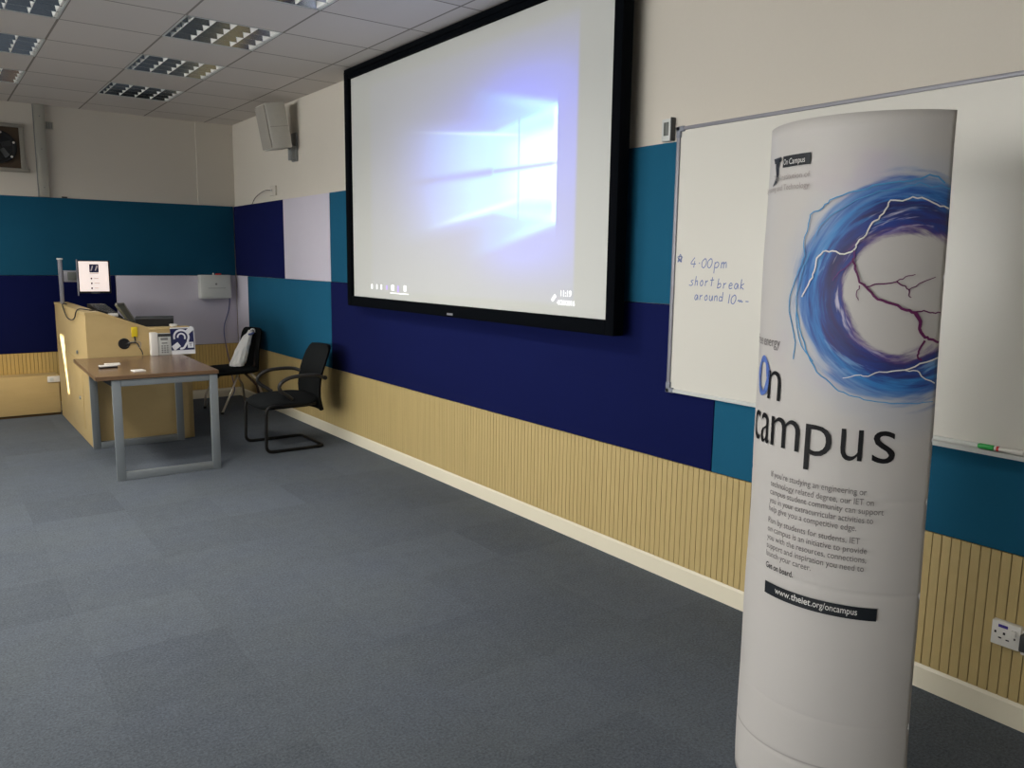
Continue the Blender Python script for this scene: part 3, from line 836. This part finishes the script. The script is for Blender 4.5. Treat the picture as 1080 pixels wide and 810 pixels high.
# gear on the desk top
t = thing('control_console', 'black sloping control console behind the desk front, below the monitor', 'console', (1.4, 8.0, .94)); o = at(t)
MB().prism([(7.50, .940), (8.45, .940), (8.45, 1.142), (8.30, 1.145), (7.50, 1.072)], 0, 1.275, 1.400).build('housing', 'black', t, o, False)
kb = MB()
for i in range(4):
    for j in range(9):
        y_ = 7.60+j*.07; z_ = 1.072+(y_-7.5)*.091+.001
        kb.box(1.285+i*.028, 1.285+i*.028+.022, y_, y_+.055, z_, z_+.014, .002, 1)
kb.build('keypad', 'dkgrey', t, o)
MB().prism([(1.402, .941), (1.49, .941), (1.49, 1.024), (1.402, 1.062)], 1, 7.42, 7.74).build('front_unit', 'black', t, o, False)
tag(MB().box(1.290, 1.365, 7.505, 7.555, 1.078, 1.104, .004).build('adapter', 'white', origin=(1.33, 7.53, 1.078)), 'small white adapter on the front edge of the black control console', 'adapter')
t = thing('tilted_panel', 'olive-grey tilted panel standing behind the black box on the lecture desk', 'panel', (1.56, 7.95, .94)); o = at(t)
pn = MB(); A = [Vector(v) for v in ((1.408, 7.80, 1.168), (1.512, 8.05, 1.158), (1.598, 8.05, 1.0), (1.515, 7.80, 1.0))]
nrm = (A[1]-A[0]).cross(A[3]-A[0]).normalized()*.018
va = [pn.bm.verts.new(v) for v in A]; vb = [pn.bm.verts.new(v+nrm) for v in A]
pn.bm.faces.new(va); pn.bm.faces.new(vb[::-1])
for i in range(4): pn.bm.faces.new((va[i], vb[i], vb[(i+1) % 4], va[(i+1) % 4]))
bmesh.ops.recalc_face_normals(pn.bm, faces=pn.bm.faces)
pn.build('lid', 'olive', t, o, False)
e = MB().tube([A[0], A[1], A[2]], .010, 8); e.build('rim', 'greywire', t, o)
MB().box(1.50, 1.62, 7.81, 8.06, .941, 1.004, .004).build('base', 'black', t, o)
t = thing('equipment_box', 'black rectangular equipment box on the right of the lecture desk', 'box', (1.65, 7.75, .94)); o = at(t)
mt = Matrix.Translation((1.674, 7.605, .941)) @ Matrix.Rotation(math.radians(-14), 4, 'Z')
MB().box(-.155, .155, -.10, .13, 0, .118, .005, 2, mt).build('case', 'dkgrey', t, o)
MB().box(-.150, .150, -.1025, -.099, .012, .108, .002, 1, mt).build('front_panel', 'black', t, o)
MB().box(-.10, -.06, -.106, -.10, .02, .04, .001, 1, mt).build('button', 'greywire', t, o)
tag(MB().box(1.745, 1.80, 7.345, 7.40, .988, 1.010, .006).build('adapter', 'white', origin=(1.77, 7.37, .988)), 'small white adapter beside the black equipment box', 'adapter')

# ------------------------------------------------------------------ table
TR = math.radians(-1.6)
t = thing('table', 'brown laminate table with grey metal loop legs in front of the lecture desk', 'table', (1.385, 6.69, 0), TR)
TZ = .757
MB().box(-.425, .398, -.595, .600, TZ-.026, TZ, .002, 1).build('tabletop', 'table', t)
eb = MB()
for a, b, c, d in ((-.427, .400, -.597, -.594), (-.427, .400, .599, .602), (-.427, -.424, -.597, .602), (.397, .400, -.597, .602)): eb.box(a, b, c, d, TZ-.027, TZ-.001)
eb.build('edge_band', 'tableedge', t, None, False)
for yc in (-.57, .585):
    lf = MB(); xa, xb = -.325, .394; w_ = .058; d_ = .030
    lf.box(xa, xa+w_, yc-d_/2, yc+d_/2, 0, TZ-.03, .003); lf.box(xb-w_, xb, yc-d_/2, yc+d_/2, 0, TZ-.03, .003)
    lf.box(xa+w_, xb-w_, yc-d_/2, yc+d_/2+.01, 0, .056, .003); lf.box(xa+w_, xb-w_, yc-d_/2, yc+d_/2, TZ-.078, TZ-.03, .003)
    lf.build('leg', 'steel', t)
rl = MB().box(-.30, -.26, -.56, .57, TZ-.072, TZ-.03, .002); rl.box(.33, .37, -.56, .57, TZ-.072, TZ-.03, .002)
rl.build('rail', 'steel', t)
MB().prism([(-.325, TZ-.03), (-.325, TZ-.075), (-.385, TZ-.03)], 1, -.56, -.552).build('gusset', 'dkgrey', t, None, False)
MB().box(-.04, .10, -.42, -.10, TZ-.085, TZ-.027, .004).build('cable_tray', 'white', t)

def on_table(x, y): 
    v = Matrix.Rotation(TR, 4, 'Z') @ Vector((x, y, 0)); return (1.385+v.x, 6.69+v.y, TZ)
def small(name, label, cat, x, y, rz, parts):
    t = thing(name, label, cat, on_table(x, y), rz)
    for nm, m, bx_ in parts: MB().box(*bx_).build(nm, m, t)
small('whiteboard_eraser', 'dark whiteboard eraser with a white top lying on the left of the table', 'eraser', -.275, -.11, math.radians(4),
      [('felt', 'ink', (-.062, .062, -.022, .022, 0, .012, .002)), ('grip', 'white', (-.062, .062, -.022, .022, .012, .024, .003))])
small('paper_card', 'small white card on the table just behind the dark eraser', 'card', -.215, .10, math.radians(-6), [('card', 'white', (-.055, .055, -.05, .05, 0, .006, .001))])
small('paper_card', 'small white card near the front edge of the table', 'card', -.115, -.38, math.radians(8), [('card', 'white', (-.040, .040, -.045, .045, 0, .007, .001))])

# phone unit and hearing-loop sign stand at the back of the table
t = thing('keypad_phone', 'white phone unit with keypad standing on the table left of the ear sign', 'phone', (1.635, 7.245, TZ)); o = at(t)
MB().box(1.553, 1.610, 7.225, 7.290, TZ, TZ+.195, .006).build('handset_cradle', 'white', t, o)
MB().box(1.610, 1.716, 7.235, 7.285, TZ, TZ+.185, .006).build('body', 'offwhite', t, o)
MB().box(1.612, 1.714, 7.232, 7.238, TZ+.158, TZ+.183, .001).build('header_strip', 'dkgrey', t, o)
d = MB(); d.box(1.632, 1.690, 7.232, 7.237, TZ+.128, TZ+.148); d.box(1.640, 1.685, 7.232, 7.237, TZ+.098, TZ+.108)
d.build('display', 'grey', t, o, False)
k = MB()
for i in range(3):
    for j in range(4): k.box(1.636+i*.021, 1.649+i*.021, 7.231, 7.238, TZ+.020+j*.018, TZ+.030+j*.018)
k.build('key', 'grey', t, o, False)

t = thing('hearing_loop_sign', 'navy and white ear symbol sign on a white card at the back of the table', 'sign', (1.815, 7.27, TZ)); o = at(t)
SG = Matrix.Translation((1.718, 7.235, TZ)) @ Matrix.Rotation(math.radians(-9), 4, 'X')
gm = lambda u, z: tuple(SG @ Vector((u, -.0025, z)))
gm2 = lambda u, z: tuple(SG @ Vector((u, -.0032, z)))
MB().box(0, .196, -.0015, .004, 0, .232, 0, 1, SG).build('card', 'paper', t, o, False)
MB().poly2([(.0, .036), (.190, .036), (.190, .222), (.0, .222)], gm).build('navy_field', 'signblue', t, o, False)
e = MB()
arc = [(.088+.060*math.cos(a), .148+.060*math.sin(a)) for a in [math.radians(195-i*15) for i in range(16)]]
arc += [(.138, .105), (.122, .082), (.108, .060), (.092, .050), (.070, .048)]
e.ribbon([p[:2] for p in smooth_path([Vector((x, y, 0)) for x, y in arc], 3)], .017, gm2)
arc2 = [(.088+.030*math.cos(a), .146+.032*math.sin(a)) for a in [math.radians(185-i*18) for i in range(13)]]
e.ribbon(arc2, .013, gm2)
def bar(u0, z0, u1, z1, w_): e.ribbon([(u0, z0), (u1, z1)], w_, gm2)
bar(.132, .182, .188, .228, .040)          # band across the top right corner
bar(.014, .052, .066, .088, .044)
e.poly2([(.135, .052), (.184, .052), (.184, .102), (.135, .102)], gm2)
e.build('ear_symbol', 'signwhite', t, o, False)
gm3 = lambda u, z: tuple(SG @ Vector((u, -.0038, z)))
MB().text('T', .1595, .064, gm3, size=.040, align='c', bold=True).build('letter', 'signblue', t, o, False)

# ------------------------------------------------------------------ chairs
def roundpad(b, prof_fn, nu, nv, thick):
    pass
t = thing('office_chair', 'black fabric cantilever armchair standing closest to the camera by the screen wall', 'chair', (2.44, 6.585, 0), math.radians(0), 'black chairs by the screen wall')
# local axes: -x is the front of the chair
def pad(b, cx, cy, wx, wy, zt, th, crown=.02, n=14, pw=4.0):
    """soft rectangular pad: superellipse outline, domed top"""
    rings = []
    lev = [(-.96, .86), (-.5, .98), (0, 1.0), (.5, .97), (.85, .88), (1.0, .72), (1.03, .4)]
    for lz, k in lev:
        ring = []
        for i in range(4*n):
            a = 2*PI*i/(4*n); ca, sa = math.cos(a), math.sin(a)
            r = 1/((abs(ca)**pw+abs(sa)**pw)**(1/pw))
            x = cx+wx/2*r*ca*k; y_ = cy+wy/2*r*sa*k
            drop = -.035*max(0, (cx-x)/(wx/2)-.55)**1.0
            ring.append(b.bm.verts.new((x, y_, zt-th/2+th/2*lz+drop+(crown*(1-k) if lz > .9 else 0))))
        rings.append(ring)
    N = 4*n
    for A, B in zip(rings, rings[1:]):
        for i in range(N): b.bm.faces.new((A[i], A[(i+1) % N], B[(i+1) % N], B[i]))
    b.bm.faces.new(rings[0][::-1]); b.bm.faces.new(rings[-1])
    return b
pad(MB(), .0, 0, .53, .50, .440, .085).build('seat', 'chairfab', t)
# curved backrest shell
bz = [.295, .35, .41, .49, .57, .64, .71, .78, .83, .855]
bxp = [.302, .276, .258, .256, .266, .284, .310, .338, .362, .370]
bwd = [.15, .20, .222, .230, .232, .234, .236, .230, .205, .165]
def back(b, th):
    F = []; K = []
    nn = 13
    for z, x, w_ in zip(bz, bxp, bwd):
        f_ = []; k_ = []
        for i in range(nn):
            u = -1+2*i/(nn-1)
            cur = -.030*(u*u)
            e_ = (1-abs(u)**6)
            f_.append(b.bm.verts.new((x+cur-.006*e_, u*w_, z))); k_.append(b.bm.verts.new((x+cur+th*e_+.004, u*w_, z)))
        F.append(f_); K.append(k_)
    for i in range(len(F)-1):
        for j in range(nn-1):
            b.bm.faces.new((F[i][j], F[i+1][j], F[i+1][j+1], F[i][j+1]))
            b.bm.faces.new((K[i][j], K[i][j+1], K[i+1][j+1], K[i+1][j]))
        b.bm.faces.new((F[i][0], K[i][0], K[i+1][0], F[i+1][0])); b.bm.faces.new((F[i][-1], F[i+1][-1], K[i+1][-1], K[i][-1]))
    for r0, r1 in ((F[0], K[0]), (F[-1], K[-1])):
        for j in range(nn-1): b.bm.faces.new((r0[j], r0[j+1], r1[j+1], r1[j]))
    bmesh.ops.recalc_face_normals(b.bm, faces=b.bm.faces)
    return b
back(MB(), .035).build('backrest', 'chairfab', t)
MB().box(.285, .320, -.03, .03, .36, .62, .012).build('back_support', 'chairframe', t)
fr_ = []
R_ = .04
def bend(p0, p1, p2, r=.05, n=5):
    p0, p1, p2 = map(Vector, (p0, p1, p2)); a = p1+(p0-p1).normalized()*r; c = p1+(p2-p1).normalized()*r
    return [((1-t_)**2)*a+2*t_*(1-t_)*p1+t_*t_*c for t_ in [i/n for i in range(n+1)]]
Y1, Y2 = .255, -.255
pts = [(.20, Y1-.03, .378), (-.235, Y1, .39), (-.245, Y1, .014), (.255, Y1, .014), (.255, Y2, .014), (-.245, Y2, .014), (-.235, Y2, .39), (.20, Y2+.03, .378)]
path = [Vector(pts[0])]
for i in range(1, len(pts)-1): path += bend(pts[i-1], pts[i], pts[i+1], .06)
path.append(Vector(pts[-1]))
MB().tube(path, .0135, 12).build('sled_frame', 'chairframe', t)
for sy in (1, -1):
    yy = .262*sy
    ap = [(.262, .225*sy, .600), (.20, yy, .622), (.08, yy, .628), (-.03, yy, .618), (-.10, yy, .585), (-.125, yy, .545), (-.105, yy*.99, .505), (-.055, .25*sy, .470), (-.01, .235*sy, .435)]
    MB().tube(ap, .0155, 12, subdiv=6, sy=1.0).build('armrest', 'armplastic', t)
MB().lathe([(.018, -.01), (.018, .02), (.012, .024)], (.285, -.232, .592), 1, 14).build('knob', 'black', t)
MB().lathe([(.016, .0), (.016, .014)], (-.19, -.236, .385), 1, 12).build('clip', 'chrome', t)

# chair in the corner
t = thing('side_chair', 'black chair with pale tube legs in the far corner, holding a white plastic bag', 'chair', (2.62, 8.52, 0), math.radians(8), 'black chairs by the screen wall')
pad(MB(), -.025, 0, .51, .49, .452, .062).build('seat', 'chairfab', t)
bz = [.39, .42, .50, .58, .66, .74, .80, .835, .85]; bxp = [.222, .216, .214, .218, .228, .242, .255, .264, .267]; bwd = [.15, .19, .21, .215, .22, .22, .21, .19, .15]
back(MB(), .03).build('backrest', 'chairfab', t)
for sy in (1, -1): MB().tube([(.14, .10*sy, .42), (.20, .10*sy, .46), (.222, .10*sy, .62)], .012, 10).build('back_support', 'brownlegs', t)
def legtube(path, m): MB().tube(path, .0115, 10).build('leg', m, t)
legtube([(.02, -.12, .425), (-.10, -.18, .22), (-.235, -.235, .012)], 'palelegs')
legtube([(-.06, .19, .425), (-.215, .20, .14), (-.225, .205, .012)], 'palelegs')
legtube([(.08, -.16, .425), (.16, -.22, .33), (.25, -.24, .012)], 'palelegs')
legtube([(.06, .14, .425), (.20, .20, .22), (.235, .215, .012)], 'palelegs')
MB().tube([(.03, -.15, .425), (.165, -.21, .26), (.185, -.215, .15)], .013, 10).build('stretcher', 'brownlegs', t)
MB().tube([(-.17, -.10, .43), (-.215, -.11, .36)], .013, 10).build('seat_bracket', 'brownlegs', t)
for p in ((-.235, -.235), (-.225, .205), (.25, -.24), (.235, .215)):
    MB().lathe([(.016, 0), (.016, .018), (.012, .022)], (p[0], p[1], 0), 2, 12).build('foot_cap', 'black', t)

# plastic bag on the corner chair
t = thing('plastic_bag', 'crumpled white plastic bag leaning on the backrest of the corner chair', 'bag', (2.62, 8.42, .455)); o = at(t)
bg = MB()
C0 = [Vector((2.625, 8.38, .472)), Vector((2.642, 8.39, .52)), Vector((2.678, 8.41, .60)), Vector((2.727, 8.44, .69)), Vector((2.773, 8.47, .765)), Vector((2.805, 8.485, .80)), Vector((2.815, 8.49, .83))]
rx = [.066, .074, .070, .060, .046, .028, .020]; ry = [.055, .066, .062, .050, .04, .022, .018]
rnd = random.Random(3); rings = []
cp = smooth_path(C0, 4); nR = len(cp); N = 28
ph = [rnd.uniform(0, 6.28) for _ in range(6)]
for i, c in enumerate(cp):
    q = i/(nR-1)*(len(rx)-1); a0 = int(min(q, len(rx)-2)); fq = q-a0
    ax_, ay_ = rx[a0]*(1-fq)+rx[a0+1]*fq, ry[a0]*(1-fq)+ry[a0+1]*fq
    ring = []
    for k in range(N):
        a = 2*PI*k/N
        wv = 1+.16*(abs(math.sin(2.5*a+ph[0]+i*.05))-.6)+.12*(abs(math.sin(4*a+ph[1]-i*.12))-.6)+.08*math.sin(9*a+ph[2]+i*.4)+rnd.uniform(-.05, .05)
        z_ = c.z+(math.sin(a*4+i)*.004 if i else 0)
        ring.append(bg.bm.verts.new((c.x+ax_*wv*math.cos(a), c.y+ay_*wv*math.sin(a), z_)))
    rings.append(ring)
for A_, B_ in zip(rings, rings[1:]):
    for k in range(N): bg.bm.faces.new((A_[k], A_[(k+1) % N], B_[(k+1) % N], B_[k]))
bg.bm.faces.new(rings[0][::-1]); bg.bm.faces.new(rings[-1])
bg.build('bag_body', 'bag', t, o)
hd = MB().tube([(2.803, 8.478, .815), (2.822, 8.47, .842), (2.846, 8.462, .838), (2.852, 8.46, .806)], .013, 10, subdiv=4, sy=.6)
hd.build('handle', 'bag', t, o)
MB().tube([(2.782, 8.440, .790), (2.812, 8.448, .794), (2.832, 8.458, .802)], .015, 10, subdiv=3, sy=.7).build('blue_print', 'bagprint', t, o)

# ------------------------------------------------------------------ poster tube
PC, PR, PA = Vector((2.20503, 1.26453)), .29, 2.205823
def pmap(off):
    def f(s, z):
        a = PA+s/PR; return (PC.x+(PR+off)*math.cos(a), PC.y+(PR+off)*math.sin(a), z)
    return f
ZT = 1.965; SL = -.075
def s_end(z): return .602+(ZT-z)*.019
t = thing('poster_tower', 'tall curved white printed poster tower standing on the carpet, with a blue vortex picture', 'poster', (PC.x, PC.y, 0)); o = at(t)
creases = [(1.138, .5), (.972, .8), (.71, 1.0), (.327, .6), (.177, 1.2), (1.56, .35)]
def sheet(u, z):
    s = SL+(s_end(z)-SL)*u
    off = 0
    for zc, k in creases:
        d = (z-zc)/.007; off -= .0022*k*math.exp(-d*d)*(.35+.65*u)
    off += .0015*math.sin(z*5.1+s*4)+.001*math.sin(z*13+s*9)
    return pmap(off)(s, z)
zs = sorted(set([0, ZT]+[ZT*i/60 for i in range(61)]+[zc+d for zc, _ in creases for d in (-.012, -.006, 0, .006, .012)]))
us = [i/56 for i in range(57)]
fs = MB().grid(sheet, us, zs, uv=lambda u, z: (SL+(s_end(z)-SL)*u, z))
ob = fs.build('front_sheet', 'poster', t, o)
ob.modifiers.new('thickness', 'SOLIDIFY').thickness = .003
def backsheet(u, z):
    a = Vector(sheet(0, z)); b = Vector(sheet(1, z)); m_ = (a+b)/2
    nrm = Vector((m_.x-PC.x, m_.y-PC.y, 0)).normalized()
    # shallow bulge on the side away from the picture
    ch = (b-a); nb = Vector((-ch.y, ch.x, 0)).normalized()
    fm = Vector(sheet(.5, z))
    if nb.dot(fm-m_) > 0: nb = -nb
    return tuple(a+ch*u+nb*.10*4*u*(1-u)*1.0)
bs = MB().grid(backsheet, [i/30 for i in range(31)], [ZT*i/20 for i in range(21)], flip=True)
ob = bs.build('back_sheet', 'paper', t, o)
ob.modifiers.new('thickness', 'SOLIDIFY').thickness = .003
P1 = pmap(.0032); P2 = pmap(.0042); P3 = pmap(.0048)
# headline
h = MB()
h.text('n', .139, 1.205, P1, size=.186, width=.060, bold=-.006)
h.build('headline_letter', 'ink', t, o, False); h = MB()
def word(b, string, widths, s0, gaps, z, size):
    s = s0
    for ch, w_, g_ in zip(string, widths, gaps):
        b.text(ch, s, z, P1, size=size, width=w_, bold=-.006); s += w_+g_
word(h, 'campus', (.046, .047, .104, .071, .053, .055), .058, (.010, .009, .018, .023, .024, 0), 1.076, .190)
h.build('headline_lettering', 'ink', t, o, False)
MB().ribbon([(.106+.030*math.cos(a), 1.266+.050*math.sin(a)) for a in [2*PI*i/30 for i in range(31)]], [.017+.004*math.sin(i) for i in range(31)], P1).build('headline_ring_letter', 'bluering', t, o, False)
# small lines of text
b = MB(); b.text('free energy', .186, 1.356, P1, size=.040, width=.150, align='r'); b.build('tagline_lettering', 'greyink', t, o, False)
BODY = [("If you're studying an engineering or", .458, .987), ("technology related degree, our IET on", .477, .960), ("campus student community can support", .503, .936),
        ("you in your extracurricular activities to", .479, .911), ("help give you a competitive edge.", .440, .887),
        ("Run by students for students, IET", .451, .852), ("on campus is an initiative to provide", .470, .827), ("you with the resources, connections,", .470, .802),
        ("support and inspiration you need to", .466, .777), ("launch your career.", .333, .753)]
b = MB()
for s_, r_, z_ in BODY: b.text(s_, .184, z_, P1, size=.0245, width=r_-.184)
b.build('body_lettering', 'greyink', t, o, False)
b = MB(); b.text('Get on board.', .186, .718, P1, size=.0245, width=.097, bold=True); b.build('closing_lettering', 'darkink', t, o, False)
us_ = [.187+.320*i/20 for i in range(21)]
MB().grid(lambda s, z: P1(s, z), us_, [.6405, .6765]).build('web_address_bar', 'barink', t, o, False)
b = MB(); b.text('www.', .229, .6535, P2, size=.027, width=.052); b.text('theiet', .283, .6535, P2, size=.027, width=.056, bold=True); b.text('.org/oncampus', .341, .6535, P2, size=.027, width=.117)
b.build('web_address_lettering', 'whiteink', t, o, False)
# logo block, top left
MB().grid(lambda s, z: P1(s, z), [.147+.105*i/8 for i in range(9)], [1.8475, 1.8775]).build('logo_bar', 'barink', t, o, False)
b = MB(); b.text('On', .152, 1.854, P2, size=.022, width=.019); b.text('Campus', .177, 1.854, P2, size=.022, width=.058)
b.build('logo_bar_lettering', 'whiteink', t, o, False)
b = MB(); b.poly2([(.098, 1.862), (.136, 1.866), (.136, 1.878), (.090, 1.877)], P1)
b.ribbon([(.116, 1.872), (.114, 1.850), (.119, 1.832), (.112, 1.815), (.094, 1.803)], [.026, .016, .014, .012, .004], P1)
b.build('logo_mark', 'barink', t, o, False)
b = MB(); b.text('The Institution of', .253, 1.815, P1, size=.022, width=.155, align='r'); b.text('Engineering and Technology', .253, 1.787, P1, size=.022, width=.230, align='r')
b.build('logo_lettering', 'paleink', t, o, False)
# lightning strokes of the picture
def strokes(name, m, items, pm=P1):
    b = MB(); rn = random.Random(len(items)*7+1)
    for pts_, w0, w1 in items:
        Q = []
        for (a, c), (d, e_) in zip(pts_, pts_[1:]):
            for k in range(3):
                f_ = k/3; j = .0022 if k else 0
                Q.append((a+(d-a)*f_+rn.uniform(-j, j), c+(e_-c)*f_+rn.uniform(-j, j)))
        Q.append(pts_[-1]); n_ = len(Q)
        b.ribbon(Q, [w0+(w1-w0)*i/(n_-1) for i in range(n_)], pm)
    b.build(name, m, t, o, False)
W1 = [(.600, 1.728), (.566, 1.738), (.538, 1.75), (.507, 1.755), (.484, 1.745), (.457, 1.747), (.447, 1.724), (.434, 1.701), (.42, 1.693), (.408, 1.662), (.389, 1.641), (.383, 1.625), (.361, 1.614), (.329, 1.622), (.306, 1.62), (.29, 1.603), (.287, 1.575), (.282, 1.553), (.265, 1.522), (.254, 1.5)]
strokes('white_lightning', 'whiteink', [(W1, .0035, .004), ([(.379, 1.294), (.409, 1.304), (.439, 1.303), (.463, 1.316), (.493, 1.319), (.523, 1.323), (.56, 1.34), (.608, 1.355)], .002, .004),
    ([(.523, 1.323), (.556, 1.321), (.568, 1.307), (.606, 1.289)], .003, .003)], P2)
strokes('purple_lightning', 'purpleink', [([(.382, 1.604), (.389, 1.577), (.401, 1.543), (.423, 1.525), (.446, 1.501), (.479, 1.491), (.516, 1.475), (.537, 1.469)], .004, .0075),
    ([(.537, 1.469), (.552, 1.447), (.551, 1.429), (.567, 1.407), (.585, 1.402), (.606, 1.394)], .010, .006),
    ([(.401, 1.543), (.417, 1.532), (.446, 1.54), (.485, 1.546), (.506, 1.559), (.529, 1.565)], .004, .002),
    ([(.487, 1.546), (.5, 1.537), (.517, 1.527), (.541, 1.543), (.581, 1.559)], .0035, .002), ([(.517, 1.527), (.517, 1.513), (.524, 1.507)], .003, .002),
    ([(.537, 1.471), (.558, 1.475), (.581, 1.47), (.603, 1.47)], .004, .003), ([(.568, 1.399), (.554, 1.372), (.553, 1.356), (.564, 1.348)], .006, .004), ([(.402, 1.535), (.396, 1.513), (.402, 1.497)], .003, .0015)], P3)
strokes('violet_lightning', 'purpleink2', [([(.383, 1.625), (.382, 1.598), (.392, 1.567)], .005, .004), ([(.382, 1.598), (.368, 1.582), (.349, 1.566), (.336, 1.545)], .004, .002)], P2)
strokes('blue_lightning', 'skyink', [([(.583, 1.789), (.565, 1.804), (.543, 1.809), (.519, 1.798), (.49, 1.793), (.466, 1.791), (.428, 1.786), (.394, 1.774), (.36, 1.768), (.314, 1.751), (.298, 1.733), (.263, 1.716), (.259, 1.686), (.249, 1.647), (.255, 1.609), (.241, 1.575), (.229, 1.547), (.214, 1.501), (.214, 1.46), (.236, 1.399), (.243, 1.37), (.24, 1.33)], .004, .003),
    ([(.240, 1.46), (.262, 1.395), (.285, 1.346), (.312, 1.303), (.348, 1.279), (.371, 1.259), (.408, 1.248), (.448, 1.24), (.499, 1.235), (.564, 1.236), (.606, 1.241)], .004, .002),
    ([(.60, 1.775), (.575, 1.785), (.55, 1.778), (.52, 1.79), (.48, 1.775), (.43, 1.77), (.38, 1.75), (.33, 1.72), (.295, 1.69), (.275, 1.65)], .003, .002),
    ([(.27, 1.62), (.247, 1.56), (.236, 1.50), (.240, 1.44), (.262, 1.37), (.30, 1.33)], .003, .003)], P2)

# ------------------------------------------------------------------ light
def area(name, loc, rot, sx, sy, power, col, spread=105):
    l = bpy.data.lights.new(name, 'AREA'); l.shape = 'RECTANGLE'; l.size = sx; l.size_y = sy; l.energy = power; l.color = col; l.spread = math.radians(spread)
    ob = bpy.data.objects.new(name, l); COL.objects.link(ob); ob.location = loc; ob.rotation_euler = rot
    return ob
POW = [42, 62, 34]; SPR = [100, 88, 88]
for (a, b_), p_, q_ in zip(WIN, POW, SPR):
    area('window_daylight', (XL+.02, (a+b_)/2, (WZ[0]+WZ[1])/2), (0, math.radians(-90), 0), WZ[1]-WZ[0]-.1, b_-a-.1, p_, (1.0, .985, .94), q_)

# lit ceiling fittings outside the frame
for ix, iy, p_ in ((-3, -5, 8), (-3, -1, 24), (-3, 1, 36), (-3, 3, 14), (-1, -7, 4), (-1, -5, 10), (-1, -3, 46)):
    area('ceiling_fitting', (GX+(ix+.5)*PX, GY+(iy+.5)*PY, HC-.004), (0, 0, 0), .56, .56, p_, (1.0, .96, .89), 158)
sl = bpy.data.lights.new('sun', 'SUN'); sl.energy = 24; sl.angle = math.radians(.35); sl.color = (1.0, .93, .80)
so = bpy.data.objects.new('sun', sl); COL.objects.link(so); so.location = (-9, 8, 4)
so.rotation_euler = Vector((1, .06, -.2)).to_track_quat('-Z', 'Y').to_euler()

# camera
cam = bpy.data.cameras.new('camera'); co = bpy.data.objects.new('camera', cam); COL.objects.link(co)
cam.sensor_width = 36; cam.lens = 846.592/1080*36; cam.clip_start = .05
yaw, pitch, roll = .6366, -.1510, .0133
f = Vector((math.sin(yaw)*math.cos(pitch), math.cos(yaw)*math.cos(pitch), math.sin(pitch)))
r = Vector((math.cos(yaw), -math.sin(yaw), 0)); u = r.cross(f)
r2 = r*math.cos(roll)+u*math.sin(roll); u2 = -r*math.sin(roll)+u*math.cos(roll)
mw = Matrix((r2, u2, -f)).transposed().to_4x4(); mw.translation = (0, 0, 1.5829)
co.matrix_world = mw
sn = bpy.context.scene
sn.camera = co
w = bpy.data.worlds.new('world'); sn.world = w; w.use_nodes = True
w.node_tree.nodes['Background'].inputs[0].default_value = (.6, .7, .8, 1); w.node_tree.nodes['Background'].inputs[1].default_value = .3
sn.view_settings.view_transform = 'Standard'; sn.view_settings.look = 'None'; sn.view_settings.gamma = 1; sn.view_settings.exposure = 0
sn.view_settings.use_curve_mapping = False
